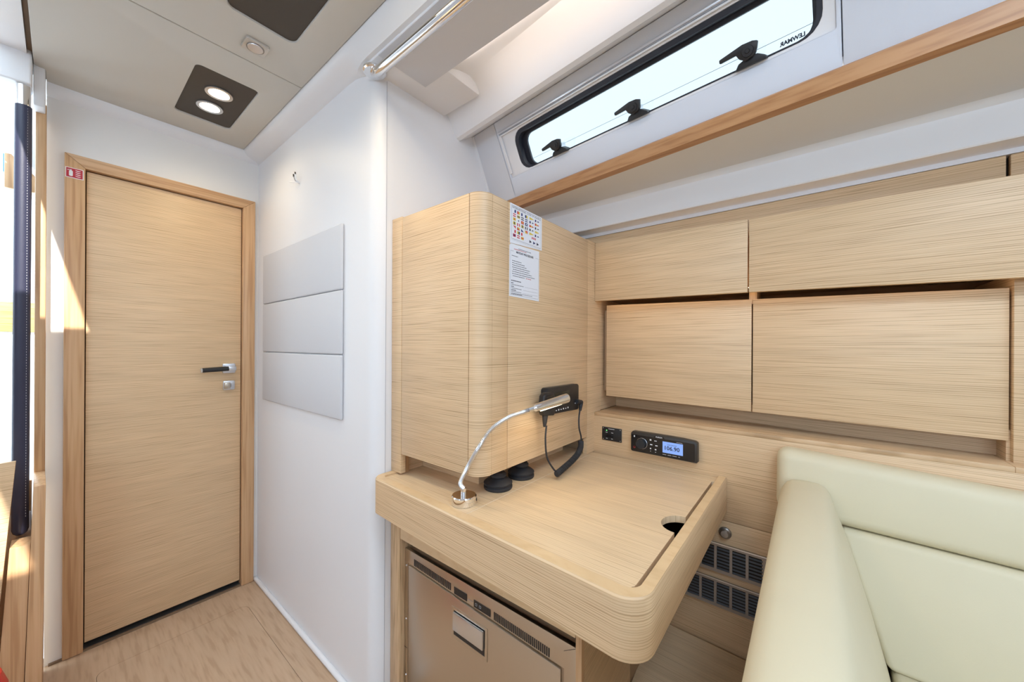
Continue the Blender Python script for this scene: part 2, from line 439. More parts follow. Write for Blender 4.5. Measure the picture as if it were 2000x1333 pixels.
# ================================================================== CEILING
ZC = 2.07
ce = thing('ceiling', (0.25, 1.2, ZC), 'grey fabric ceiling panels with dark joints over the passage', 'ceiling', kind='structure')
FC = (Vector((0, 0, ZC)), X, -Y, -Z)      # a = x, b = -y
def chamf(x0, x1, y0, y1, c):
    r = [(x0 + c, -y0), (x1 - c, -y0), (x1, -y0 - c), (x1, -y1 + c), (x1 - c, -y1), (x0 + c, -y1), (x0, -y1 + c), (x0, -y0 - c)]
    return r
LP = (0.280, 0.457, 1.560, 1.935)
DP = (0.280, 0.452, 0.62, 1.232)
h1 = rrect(LP[0], LP[1], -LP[3], -LP[2], 0.018)
h2 = rrect(DP[0], DP[1], -DP[3], -DP[2], 0.022)
plate_with_holes('ceiling_panel', fabric_ceiling, [(-0.056, -1.418), (0.545, -1.418), (0.545, -2.074), (-0.030, -2.086), (-0.031, -2.004), (-0.055, -1.985)], [h1], 0.014, FC, ce, bevel=0.003)
plate_with_holes('ceiling_panel', fabric_ceiling, [(-0.066, 2.4), (0.545, 2.4), (0.545, -1.415), (-0.056, -1.415)], [h2], 0.014, FC, ce, bevel=0.003)
M().box(-0.066, 0.56, -2.4, 2.10, ZC + 0.016, ZC + 0.022).obj('panel_backing', joint_line, ce)

cl = thing('ceiling_light', (0.37, 1.75, ZC), 'dark recessed ceiling plate with two lit warm round downlights', 'ceiling light', 'ceiling lights')
M().prism([(a, -b, ZC + 0.006) for a, b in rrect(LP[0] + 0.0008, LP[1] - 0.0008, -LP[3] + 0.0008, -LP[2] - 0.0008, 0.018)], (0, 0, 0.006)).obj('plate', dark_plate, cl)
def downlights(owner, spots, power):
    for (lx, ly) in spots:
        rg = M().lathe([(0.031, 0.0), (0.041, 0.0), (0.041, 0.004), (0.039, 0.006), (0.030, 0.003)], (lx, ly, ZC + 0.0005), 'z', 32, ring=True).obj('lamp_ring', satin, owner)
        M().lathe([(0.0005, 0.0), (0.0295, 0.0), (0.0295, 0.003), (0.0005, 0.003)], (lx, ly, ZC + 0.002), 'z', 32).obj('lamp_lens', led, rg)
        l = lamp('downlight', 'SPOT', (lx, ly, ZC - 0.008), (0, 0, -1), power, (1.0, 0.77, 0.47), spot_size=math.radians(150), spot_blend=0.9, shadow_soft_size=0.03)
        l.parent = owner; l.matrix_parent_inverse = Matrix.Translation(-ROOTS[owner])
downlights(cl, ((0.368, 1.690), (0.366, 1.812)), 2.6)
dk = thing('ceiling_light', (0.365, 0.93, ZC), 'larger dark ceiling plate next to the silver switch, lamps out of frame', 'ceiling light', 'ceiling lights')
M().prism([(a, -b, ZC + 0.006) for a, b in rrect(DP[0] + 0.0008, DP[1] - 0.0008, -DP[3] + 0.0008, -DP[2] - 0.0008, 0.022)], (0, 0, 0.006)).obj('plate', dark_plate, dk)
downlights(dk, ((0.366, 0.845), (0.366, 0.723)), 6.0)
sw = thing('ceiling_switch', (0.377, 1.325, ZC), 'small square silver push switch on the ceiling', 'switch')
M().prism([(a, b, ZC - 0.008) for a, b in rrect(0.347, 0.408, 1.296, 1.356, 0.006, 3)], (0, 0, 0.008)).obj('switch_plate', plain('silver_plastic', (0.56, 0.53, 0.49), 0.4, metal=0.5), sw, bevel=0.002)
M().lathe([(0.0212, 0.0), (0.0235, 0.0), (0.0235, 0.001), (0.0212, 0.001)], (0.377, 1.326, ZC - 0.0092), 'z', 28, ring=True).obj('button_groove', steel_dark, sw)
M().lathe([(0.0005, 0), (0.020, 0), (0.021, 0.002), (0.021, 0.004)], (0.377, 1.326, ZC - 0.0105), 'z', 28).obj('switch_button', satin, sw)

# cove moulding between ceiling panels and wall / soffit
tm = thing('trim_1', (0.58, 1.2, 2.03), 'glossy white cove moulding along the ceiling edge above the passage wall', 'moulding', kind='structure')
pa = [(0.546, 2.088), (0.547, 2.072), (0.553, 2.060), (0.568, 2.050), (0.590, 2.044), (0.606, 2.039), (0.617, 2.035), (0.700, 2.034)]
pb = [(0.546, 2.088), (0.5465, 2.070), (0.548, 2.058), (0.552, 2.044), (0.556, 2.030), (0.560, 2.014), (0.566, 1.998), (0.700, 1.9905)]
secs = []
for yy, w in ((2.112, 0), (1.6, 0), (1.22, 0), (1.17, 0.10), (1.13, 0.35), (1.09, 0.7), (1.05, 0.93), (1.01, 1), (0.4, 1), (-2.4, 1)):
    secs.append([(a[0] * (1 - w) + b[0] * w, yy, a[1] * (1 - w) + b[1] * w) for a, b in zip(pa, pb)])
M().loft(secs).obj('cove', white, tm)
M().loft([[(-0.03, 2.076, 2.088), (-0.03, 2.078, 2.066), (-0.03, 2.086, 2.050), (-0.03, 2.098, 2.040), (-0.03, 2.1101, 2.032)], [(0.62, 2.076, 2.088), (0.62, 2.078, 2.066), (0.62, 2.086, 2.050), (0.62, 2.098, 2.040), (0.62, 2.1101, 2.032)]]).obj('cove_over_door', white, tm)

# ================================================================== SOFFIT AND BEAM towards the side window
sf = thing('trim_2', (0.75, 0.9, 2.0), 'white moulded soffit and rounded beam between grab rail and side window', 'moulding', kind='structure')
M().box(0.578, 0.886, 0.862, 1.06, 1.990, 2.10).obj('soffit_block', white, sf, bevel=0.006)
M().box(0.578, 0.746, -2.4, 0.862, 1.991, 2.10).obj('soffit_strip', white, sf)
def beam_sec(y):
    e = 0.949 + 0.105 * (y - 1.045)
    b = min(0.785 + 0.02 * (y - 0.6), e - 0.13)
    c = min(0.822 + 0.06 * (y - 0.6), e - 0.09)
    f = 1.0225 + 0.1107 * (y - 1.03)
    return [(min(0.743, b - 0.03), y, 2.0), (b, y, 2.020), (c, y, 2.031), (c + (e - c) * 0.30, y, 2.022), (c + (e - c) * 0.60, y, 1.992), (e - 0.014, y, 1.949), (e - 0.004, y, 1.936), (e + 0.010, y, 1.932), (e + 0.03, y, 1.946), (f - 0.002, y, 1.9745), (f + 0.012, y, 1.982), (f + 0.012, y, 2.05)]
M().loft([beam_sec(y) for y in (1.055, 0.8, 0.5, 0.2, -0.2, -0.8, -2.4)]).obj('beam', white, sf)
hp = tag(M().box(0.576, 0.7435, -1.6, 0.968, 1.986, 1.990).obj('headliner_panel', fabric_grey, None, bevel=0.001), 'long grey textured headliner panel behind the polished grab rail', 'ceiling panel')
cvl = thing('cove_light', (0.75, 0.1, 2.0), 'warm light strip hidden in the recess behind the headliner panel', 'light strip')
M().box(0.7445, 0.7475, -1.5, 0.84, 1.996, 2.006).obj('strip_lens', plain('cove_led', (1, .9, .8), .5, emit=((1.0, 0.80, 0.60), 2.0)), cvl)
l = lamp('cove_glow', 'AREA', (0.752, -0.2, 2.001), (1, 0, 0.0), 0.8, (1.0, 0.86, 0.76), shape='RECTANGLE', size=2.0, size_y=0.012)
l.rotation_euler = (math.radians(90), 0, math.radians(-90))
l.parent = cvl; l.matrix_parent_inverse = Matrix.Translation(-ROOTS[cvl])
gr = thing('grab_rail', (0.587, 0.9, 1.95), 'polished steel overhead grab rail with round end flange', 'grab rail')
M().tube([(0.587, -1.8, 1.955), (0.587, 0.3, 1.955), (0.587, 0.93, 1.955), (0.5885, 0.962, 1.9572), (0.592, 0.990, 1.9635), (0.5975, 1.014, 1.973), (0.604, 1.034, 1.985)], 0.0145, 20).obj('rail_tube', chrome, gr)
M().lathe([(0.0005, 0), (0.030, 0), (0.034, 0.003), (0.034, 0.009)], (0.604, 1.034, 1.9808), 'z', 32).obj('end_flange', chrome, gr)

# ================================================================== COACHROOF SIDE WITH LONG WINDOW
O3 = Vector((1.031, 0, 1.735)); e1 = Vector((0.1097, 0.9940, 0)); e2 = Vector((-0.4448, 0.0491, 0.8943)).normalized(); n3 = Vector((-0.8889, 0.0981, -0.4475)).normalized()
F3 = (O3, e1, e2, n3)
wn = thing('window_1', (1.04, 0.4, 1.74), 'long narrow cabin window with black seal set in pale fabric panels', 'window', kind='structure')
plate_with_holes('surround_panel', fabric_blue, [(-0.0515, 0.0), (0.904, 0.0), (0.904, 0.268), (-0.0515, 0.268)], [rrect(-0.044, 0.896, 0.072, 0.2235, 0.004, 2)[::-1]], 0.02, F3, wn, bevel=0.0015)
M(F3).prism([(0.907, 0, -0.02), (1.036, 0, -0.02), (1.022, 0.268, -0.02), (0.906, 0.268, -0.02)], (0, 0, 0.02)).obj('end_panel', fabric_grey, wn, bevel=0.0015)
M(F3).prism([(1.0405, -0.12, -0.02), (1.16, -0.12, -0.02), (1.13, 0.268, -0.02), (1.0225, 0.268, -0.02)], (0, 0, 0.0195)).obj('white_strip', white, wn)
M(F3).prism([(-2.4, 0, -0.02), (-0.0535, 0, -0.02), (-0.0535, 0.268, -0.02), (-2.4, 0.268, -0.02)], (0, 0, 0.02)).obj('side_panel', fabric_blue, wn, bevel=0.0015)
M(F3).box(-0.075, -0.030, -0.01, 0.275, -0.03, -0.0205).obj('seam_backing', seam_grey, wn)
M(F3).box(0.8975, 0.93, -0.01, 0.275, -0.03, -0.0205).obj('seam_backing', seam_grey, wn)
F3b = (O3 - n3 * 0.004, e1, e2, n3)
plate_with_holes('window_frame', white, [(-0.0438, 0.0722), (0.8958, 0.0722), (0.8958, 0.2232), (-0.0438, 0.2232)], [rrect(-0.024, 0.836, 0.079, 0.211, 0.040)[::-1]], 0.016, F3b, wn, bevel=0.002)
F3c = (O3 - n3 * 0.006, e1, e2, n3)
plate_with_holes('rubber_seal', seal_rubber, rrect(-0.0238, 0.8358, 0.0792, 0.2108, 0.040), [rrect(-0.014, 0.822, 0.083, 0.198, 0.034)[::-1]], 0.03, F3c, wn)
F3d = (O3 - n3 * 0.030, e1, e2, n3)
plate_with_holes('inner_seal', seal_rubber, rrect(-0.016, 0.826, 0.080, 0.206, 0.034), [rrect(-0.006, 0.802, 0.084, 0.188, 0.028)[::-1]], 0.008, F3d, wn)
M(F3).prism([(a, b, -0.036) for a, b in rrect(-0.012, 0.812, 0.081, 0.196, 0.03)], (0, 0, 0.003)).obj('glass_pane', glass, wn)
M(F3).box(-0.008, 0.81, 0.1075, 0.1083, -0.0395, -0.0385).obj('glass_line', seam_grey, wn)
M(F3).box(-0.04, 0.895, 0.2255, 0.2325, 0.0, 0.006).obj('blind_track', satin, wn, bevel=0.001)
M(F3).box(-0.04, 0.893, 0.2165, 0.2215, -0.004, 0.004).obj('blind_track', white, wn, bevel=0.001)
M(F3).box(0.886, 0.897, 0.086, 0.220, -0.003, 0.003).obj('blind_guide', white, wn, bevel=0.001)
for s0 in (0.658, 0.381, 0.105):
    lt = M(F3).lathe([(0.0005, 0.0), (0.016, 0.0), (0.016, 0.008), (0.0145, 0.0095), (0.0145, 0.012), (0.012, 0.013), (0.011, 0.0165), (0.005, 0.017), (0.004, 0.019), (0.0005, 0.019)], (s0, 0.1060, 0.004), 'z', 24).obj('latch', black, wn)
    M(F3).prism([(s0 + 0.010, 0.1235, 0.006), (s0 + 0.058, 0.1150, 0.006), (s0 + 0.058, 0.1070, 0.006), (s0 + 0.024, 0.1085, 0.006), (s0 + 0.018, 0.0975, 0.006), (s0 + 0.006, 0.0885, 0.006), (s0 - 0.010, 0.0930, 0.006), (s0 - 0.017, 0.1040, 0.006), (s0 - 0.020, 0.1180, 0.006), (s0 - 0.010, 0.1220, 0.006)], (0, 0, 0.012)).obj('lever', black, lt, bevel=0.002)
    M(F3).prism([(s0 + 0.030, 0.078, -0.016), (s0 + 0.022, 0.090, -0.016), (s0 + 0.004, 0.096, -0.016), (s0 - 0.016, 0.095, -0.016), (s0 - 0.030, 0.086, -0.016), (s0 - 0.034, 0.078, -0.016)], (0, 0, 0.026)).obj('latch_base', black, lt, bevel=0.002)
    M(F3).box(s0 - 0.006, s0 + 0.006, 0.098, 0.110, -0.034, 0.004).obj('latch_pin', satin, lt)
text('maker_mark', 'LEWMAR', 0.011, O3 + e1 * 0.008 + e2 * 0.091 - n3 * 0.0325, -e1, e2, ink, wn, mirror=True, bold=0.0005, align='LEFT')

# wooden trim below the window
tr = thing('trim_3', (1.03, 0.3, 1.70), 'long brown wooden batten below the window panels', 'trim', kind='structure')
def batten_sec(y):
    x = 1.031 + 0.1104 * y - 0.006
    return [(x + 0.002, y, 1.6965), (x - 0.001, y, 1.7310), (x + 0.006, y, 1.7385), (x + 0.03, y, 1.7385), (x + 0.03, y, 1.6965)]
M().loft([batten_sec(y) for y in (1.03, 0.3, -0.5, -2.4)], True, True).obj('batten', cherry, tr)

# side deck underside and edge moulding
dm = thing('trim_4', (1.2, 0.3, 1.65), 'white side deck lining with stepped edge above the lockers', 'moulding', kind='structure')
def deck_sec(y):
    return [(1.268, y, 1.6965), (1.274, y, 1.6955), (1.286, y, 1.693), (1.294, y, 1.686), (1.2965, y, 1.676), (1.2965, y, 1.610), (1.299, y, 1.6065), (1.350, y, 1.6065), (1.3545, y, 1.604), (1.3555, y, 1.5925), (1.62, y, 1.5925), (1.62, y, 1.76), (1.268, y, 1.76)]
M().loft([deck_sec(y) for y in (1.05, 0.5, -0.2, -2.4)], True, True).obj('edge_moulding', white, dm)
def lining_sec(y):
    x = 1.031 + 0.1104 * y
    return [(x - 0.004, y, 1.755), (x + 0.006, y, 1.697), (1.16, y, 1.6960), (1.2685, y, 1.6960), (1.2685, y, 1.755)]
M().loft([lining_sec(y) for y in (1.05, 0.5, -0.2, -2.4)], True, True).obj('deck_lining', lining_offwhite, dm)

# ================================================================== HULL SIDE: panels, shelf niche
SH = 0.022
def sh(q): return (q[0] + SH * (q[1] - 0.65), q[1], q[2])
hw = thing('wall_hull', (1.31, 0.2, 0), 'oak veneered hull side panelling with an open shelf niche above the desk', 'wall', kind='structure')
M().box(1.304, 1.322, -2.4, 1.04, 0.6165, 0.886).obj('hull_panel', oak_h, hw, shift=sh, bevel=0.001)
M().box(1.304, 1.322, -2.4, 1.04, 0.0, 0.6145).obj('hull_panel', oak_h, hw, shift=sh, bevel=0.001)
os_ = thing('open_shelf', (1.4, 0.15, 0.886), 'long open oak shelf niche under the lower lockers', 'shelf')
oak_shelf = wood('oak_veneer_shelf', (200, 9, 9), OAKD, (0.62, 0.415, 0.235), (0.69, 0.48, 0.29))
M().box(1.3035, 1.56, -0.342, 0.644, 0.886, 0.8985).obj('shelf_board', oak_shelf, os_, shift=sh, bevel=0.0015)
M().box(1.3035, 1.56, -2.4, -0.342, 0.886, 0.8985).obj('shelf_board', oak_shelf, os_, shift=sh, bevel=0.0015)
M().hexa([(1.507, 0.644, 0.8985), (1.398, -0.345, 0.8985), (1.398, -0.345, 0.968), (1.507, 0.644, 0.968)], [(1.54, 0.644, 0.8985), (1.43, -0.345, 0.8985), (1.43, -0.345, 0.968), (1.54, 0.644, 0.968)]).obj('niche_back', oak_h, os_)
tag(M().prism([(0.85, -1.0, 0.0), (1.262, -1.0, 0.0), (1.2915, 0.400, 0.0), (0.85, 0.368, 0.0)], (0, 0, 0.221)).obj('seat_platform', oak_top, None), 'low oak platform in the shade below the vent grilles', 'platform')

# knob on the hull panel
kb = thing('push_knob', (1.29, 0.203, 0.578), 'round grey push knob on the hull panel above the vents', 'knob')
M().lathe([(0.0005, -0.014), (0.010, -0.013), (0.013, -0.009), (0.0135, -0.006), (0.0165, -0.004), (0.018, 0.0)], (1.2935, 0.199, 0.579), 'x', 28).obj('knob_cap', steel_dark, kb)

# two vent grilles (plate with columns of louvre slats)
slat_mesh = None
def vent(z0, z1, label):
    global slat_mesh
    g = thing('vent_grille', (1.292, 0.1, z0), label, 'vent grille', 'vent grilles on the hull panel')
    y0, y1, x = -0.12, 0.36, 1.2925
    ncol = 11; cw = (y1 - y0 - 0.02) / ncol
    holes = []
    fr = (Vector((x - 0.004, 0, 0)), -Y, Z, -X)
    for c in range(ncol):
        a = y0 + 0.010 + c * cw + 0.0035; b = a + cw - 0.007
        holes.append([(-a, z0 + 0.010), (-b, z0 + 0.010), (-b, z1 - 0.010), (-a, z1 - 0.010)])
    plate_with_holes('grille_plate', vent_grey, [(-y0, z0), (-y1, z0), (-y1, z1), (-y0, z1)], holes, 0.004, fr, g)
    M().box(x - 0.0005, x, y0 + 0.002, y1 - 0.002, z0 + 0.002, z1 - 0.002).obj('grille_backing', cavity, g)
    M().box(x - 0.0055, x - 0.0035, y0, y1, z1 - 0.003, z1).obj('grille_lip', satin, g)
    nrow = 7; pitch = (z1 - z0 - 0.020) / nrow
    if slat_mesh is None:
        s = M().add([(-0.0030, -cw / 2 + 0.0036, 0.001), (-0.0030, cw / 2 - 0.0036, 0.001), (-0.0006, cw / 2 - 0.0036, 0.0055), (-0.0006, -cw / 2 + 0.0036, 0.0055),
                     (-0.0022, -cw / 2 + 0.0036, 0.0002), (-0.0022, cw / 2 - 0.0036, 0.0002), (0.0, cw / 2 - 0.0036, 0.0046), (0.0, -cw / 2 + 0.0036, 0.0046)],
                    [(0, 1, 2, 3), (7, 6, 5, 4), (0, 4, 5, 1), (3, 2, 6, 7)])
        slat_mesh = bpy.data.meshes.new('slat'); slat_mesh.from_pydata([tuple(q) for q in s.v], [], s.f); slat_mesh.materials.append(vent_slat)
    for c in range(ncol):
        yc = y0 + 0.010 + (c + 0.5) * cw
        for r in range(nrow):
            o = bpy.data.objects.new('slat', slat_mesh); COL.objects.link(o); o.parent = g
            o.location = Vector((x - 0.0006, yc, z0 + 0.010 + r * pitch)) - ROOTS[g]
vent(0.452, 0.543, 'upper of two grey metal vent grilles on the hull panel')
vent(0.345, 0.431, 'lower of two grey metal vent grilles on the hull panel')

# ================================================================== LOCKERS
def door_hexa(x0a, y0, zb0, zt0, x1a, y1, zb1, zt1, t=0.018):
    return M().hexa([(x0a, y0, zb0), (x1a, y1, zb1), (x1a, y1, zt1), (x0a, y0, zt0)], [(x0a + t, y0, zb0), (x1a + t, y1, zb1), (x1a + t, y1, zt1), (x0a + t, y0, zt0)])
ul1 = thing('upper_locker', (1.4, 0.4, 1.32), 'shorter overhead oak locker next to the tall cabinet', 'locker', 'overhead lockers')
door_hexa(1.3025, 0.6445, 1.3270, 1.5495, 1.2925, 0.1440, 1.3157, 1.5336).obj('locker_door', oak_h, ul1, bevel=0.001)
M().box(1.374, 1.59, 0.150, 0.640, 1.340, 1.50).obj('locker_body', oak_h, ul1)
ul2 = thing('upper_locker', (1.4, -0.4, 1.32), 'longer overhead oak locker above the seat, running out of frame', 'locker', 'overhead lockers')
door_hexa(1.2925, 0.1405, 1.3156, 1.5335, 1.262, -1.20, 1.278, 1.500).obj('locker_door', oak_h, ul2, bevel=0.001)
M().box(1.374, 1.59, -1.20, 0.148, 1.335, 1.48).obj('locker_body', oak_h, ul2)
M().box(1.352, 1.46, 0.126, 0.146, 1.285, 1.334).obj('locker_divider', oak_v, ul2)
ll1 = thing('lower_locker', (1.45, 0.4, 0.95), 'shorter lower oak locker door above the stereo shelf', 'locker', 'lower lockers')
door_hexa(1.3585, 0.6215, 0.958, 1.3138, 1.3475, 0.1390, 0.9520, 1.2995).obj('locker_door', oak_h, ll1, bevel=0.001)
M().box(1.382, 1.59, 0.148, 0.64, 0.975, 1.296).obj('locker_body', cavity_wood, ll1)
ll2 = thing('lower_locker', (1.45, -0.1, 0.95), 'longer lower oak locker door beside the right pillar', 'locker', 'lower lockers')
door_hexa(1.3475, 0.1355, 0.9518, 1.2993, 1.337, -0.3475, 0.944, 1.2868).obj('locker_door', oak_h, ll2, bevel=0.001)
M().box(1.372, 1.59, -0.345, 0.139, 0.97, 1.22).obj('locker_body', cavity, ll2)
pl = thing('oak_pillar', (1.4, -0.6, 0.9), 'oak end panel at the right edge beside the lower lockers', 'cabinet panel')
M().box(1.327, 1.59, -1.2, -0.3510, 0.8985, 1.318).obj('pillar_panel', oak_h, pl, bevel=0.001)
M().box(1.3425, 1.43, -0.3508, -0.345, 0.8985, 0.968).obj('niche_cheek', oak_h, pl)
for k, (y0, y1, lb) in enumerate(((-0.347, 1.035, 'long oak fascia strip above the overhead lockers'), (-1.3, -0.3535, 'short oak fascia piece at the far right above the lockers'))):
    o = M().box(1.357, 1.372, y0, y1, 1.50, 1.5915).obj('locker_fascia', oak_h, None, bevel=0.001)
    tag(o, lb, 'fascia')
M().box(1.376, 1.59, -0.36, -0.34, 1.5, 1.59).obj('fascia_joint', cavity, hw)
# LED strip under the overhead lockers
ls = thing('locker_light', (1.345, 0.15, 1.333), 'hidden warm light strip under the overhead lockers', 'light strip')
M().box(1.327, 1.334, -0.33, 0.62, 1.3335, 1.3345).obj('strip_lens', plain('strip_led', (1, .9, .7), .5, emit=((1.0, 0.70, 0.38), 5.0)), ls)

# ================================================================== TALL CABINET
tc = thing('tall_cabinet', (0.98, 0.84, 0.745), 'tall oak instrument cabinet with rounded corner standing over the desk', 'cabinet')
CZ0, CZ1 = 0.813, 1.549
M().box(0.671, 0.689, 0.986, 1.0385, 0.7515, 1.553).obj('edge_strip', oak_h, tc, bevel=0.001)
M().box(0.671, 0.689, 0.690, 0.984, CZ0, CZ1).obj('side_panel', oak_h, tc, bevel=0.001)
R = 0.042; cx, cy = 0.671 + R, 0.645 + R
outer = [(cx - R * math.cos(a), cy - R * math.sin(a)) for a in [math.pi / 2 * k / 10 for k in range(11)]]
inner = [(cx - (R - 0.018) * math.cos(a), cy - (R - 0.018) * math.sin(a)) for a in [math.pi / 2 * k / 10 for k in range(10, -1, -1)]]
M().loft([[(a, b, z) for a, b in outer + inner] for z in (CZ0, CZ1)], True, True).obj('corner_post', oak_h, tc)
M().box(0.714, 0.7775, 0.645, 0.663, CZ0, CZ1).obj('front_strip', oak_h, tc, bevel=0.001)
M().box(0.779, 1.2440, 0.645, 0.663, CZ0, CZ1).obj('cabinet_door', oak_h, tc, bevel=0.001)
M().box(0.775, 0.7805, 0.650, 0.655, CZ0 + 0.001, CZ1 - 0.001).obj('door_gap', inlay, tc)
M().box(1.2455, 1.357, 0.6455, 0.662, 0.7465, 1.552).obj('filler_panel', oak_h, tc)
M().box(1.2425, 1.247, 0.650, 0.655, CZ0, CZ1 - 0.001).obj('filler_gap', inlay, tc)
M().box(0.690, 1.24, 0.664, 0.98, CZ0, CZ0 + 0.014).obj('bottom_board', oak_h, tc)
M().box(0.690, 1.24, 0.664, 1.03, CZ1 - 0.02, CZ1 - 0.004).obj('top_board', oak_h, tc)
M().box(0.775, 1.245, 0.750, 1.035, 0.7455, CZ0).obj('plinth', oak_h, tc)
M().box(0.690, 0.7745, 1.012, 1.0375, 0.7460, CZ0).obj('plinth_back', oak_h, tc)
M().box(0.700, 0.712, 1.000, 1.0115, 0.7460, CZ0).obj('plinth_batten', ash, tc)
M().box(1.357, 1.56, 0.645, 0.662, 0.8995, 1.34).obj('niche_side', oak_h, tc)

# ---- sheets of paper on the cabinet door
FP = (Vector((0, 0.6446, 0)), X, Z, -Y)
fs = thing('flag_chart', (0.861, 0.644, 1.44), 'white signal flag chart taped at the top of the cabinet door', 'poster')
m = M(FP); m.prism([(0.784, 1.437, 0), (0.9385, 1.4465, 0), (0.9385, 1.5475, 0), (0.784, 1.5485, 0)], (0, 0, 0.0008)); m.obj('chart_sheet', paper, fs)
def rect(m, a0, a1, b0, b1, c=0.0009): m.add([(a0, b0, c), (a1, b0, c), (a1, b1, c), (a0, b1, c)], [(0, 1, 2, 3)])
m = M(FP)
for a0, a1, b0, b1 in ((0.790, 0.933, 1.5435, 1.5443), (0.790, 0.933, 1.4507, 1.4514), (0.790, 0.7906, 1.451, 1.544), (0.9324, 0.933, 1.451, 1.544), (0.790, 0.933, 1.4475, 1.4478)):
    rect(m, a0, a1, b0, b1)
m.obj('chart_border', ink, fs)
text('chart_title', 'INTERNATIONAL CODE OF SIGNALS', 0.0083, FP[0] + X * 0.8615 + Z * 1.5365 - Y * 0.0011, X, Z, ink, fs, align='CENTER')
m = M(FP); FM = [flag_red, flag_blue, flag_yellow, ink, white_ink]
rf = random.Random(3)
def flag(a, b, w, h, k):
    c0, c1 = [(4, 1), (0, 4), (0, 2), (4, 0), (1, 4), (2, 3), (1, 2), (0, 4), (4, 1), (2, 1), (0, 1), (3, 4), (0, 4), (1, 4), (2, 0), (4, 3)][k % 16]
    m.slot = c0
    rect(m, a, a + w, b, b + h, 0.0010)
    m.slot = c1
    s = k % 5
    if s == 0: rect(m, a + w * .5, a + w, b, b + h, 0.0012)
    elif s == 1: rect(m, a + w * .33, a + w * .66, b, b + h, 0.0012)
    elif s == 2: rect(m, a, a + w, b + h * .33, b + h * .66, 0.0012)
    elif s == 3: m.add([(a, b + h, 0.0012), (a, b, 0.0012), (a + w, b, 0.0012)], [(0, 1, 2)])
    else:
        rect(m, a + w * .3, a + w * .7, b + h * .3, b + h * .7, 0.0012)
k = 0
for c, n in enumerate((7, 7, 7, 5)):
    for r in range(n):
        flag(0.7965 + c * 0.0185, 1.5255 - r * 0.0113 - c * 0.0003, 0.0125, 0.0082, k * 7 + c); k += 1
for c in range(2):
    for r in range(5):
        a, b, w, h = 0.8735 + c * 0.028, 1.5255 - r * 0.0113, 0.021, 0.0075
        m.slot = (k * 3) % 4
        m.add([(a, b, 0.001), (a + w, b + h * .38, 0.001), (a + w, b + h * .62, 0.001), (a, b + h, 0.001)], [(0, 1, 2, 3)])
        m.slot = 4 if k % 2 else 2
        m.add([(a + w * .3, b + h * .12, 0.0012), (a + w * .6, b + h * .24, 0.0012), (a + w * .6, b + h * .76, 0.0012), (a + w * .3, b + h * .88, 0.0012)], [(0, 1, 2, 3)])
        k += 1
m.slot = 0; rect(m, 0.886, 0.8905, 1.4705, 1.4765, 0.001); rect(m, 0.8935, 0.898, 1.4705, 1.4765, 0.001); rect(m, 0.901, 0.9055, 1.4705, 1.4765, 0.001)
m.slot = 3
for j, a in enumerate((0.874, 0.893, 0.911)):
    m.slot = (3, 1, 3)[j]
    m.add([(a, 1.456, 0.001), (a + 0.012, 1.4605, 0.001), (a, 1.465, 0.001)], [(0, 1, 2)])
m.obj('chart_flags', FM, fs)

ms = thing('mayday_sheet', (0.853, 0.644, 1.29), 'white mayday procedure sheet taped below the signal flag chart', 'notice')
m = M(FP); m.prism([(0.782, 1.2895, 0), (0.925, 1.288, 0), (0.925, 1.4405, 0), (0.788, 1.4365, 0), (0.782, 1.430, 0)], (0, 0, 0.0006)); m.obj('sheet', paper, ms)
text('sheet_title', 'MAYDAY PROCEDURE', 0.0082, FP[0] + X * 0.853 + Z * 1.4135 - Y * 0.0009, X, Z, ink, ms, align='CENTER', bold=0.00025)
m = M(FP)
for a0, a1, b0, b1 in ((0.786, 0.8005, 1.4165, 1.417), (0.9055, 0.921, 1.4165, 1.417), (0.786, 0.7864, 1.294, 1.417), (0.9206, 0.921, 1.294, 1.417), (0.786, 0.921, 1.294, 1.2945)):
    rect(m, a0, a1, b0, b1, 0.0008)
def words(a, b, length, h, gap=0.0012):
    e = a + length
    while a < e:
        w = rf.uniform(0.0025, 0.007)
        rect(m, a, min(a + w, e), b, b + h, 0.0008); a += w + gap
words(0.822, 1.4265, 0.06, 0.0016)
words(0.792, 1.403, 0.028, 0.0016)
for j, (ln, st) in enumerate(((0.042, 0), (0.057, 0), (0.066, 0), (0.084, 0), (0.078, 0.003), (0.093, 0), (0.108, 0), (0.055, 0.003))):
    words(0.794 + st, 1.3890 - j * 0.0060, ln, 0.0017)
for j, (b, ln, h) in enumerate(((1.333, 0.045, 0.0024), (1.3265, 0.010, 0.0022), (1.3222, 0.058, 0.0014), (1.3165, 0.012, 0.0022), (1.3122, 0.048, 0.0014), (1.3068, 0.022, 0.0022), (1.3030, 0.046, 0.0014), (1.3045, 0.0, 0.001))):
    if ln: words(0.790, b, ln, h, 0.0009)
words(0.790, 1.2985, 0.100, 0.0013); words(0.790, 1.2958, 0.05, 0.0018)
for b, a0 in ((1.3220, 0.853), (1.3120, 0.845), (1.3028, 0.842)): rect(m, a0, 0.917, b, b + 0.0004, 0.0008)
m.obj('sheet_print', ink, ms)
m = M(FP); words(0.802, 1.4228, 0.058, 0.0018); words(0.858, 1.3472, 0.026, 0.0018); m.obj('red_print', ink_red, ms)

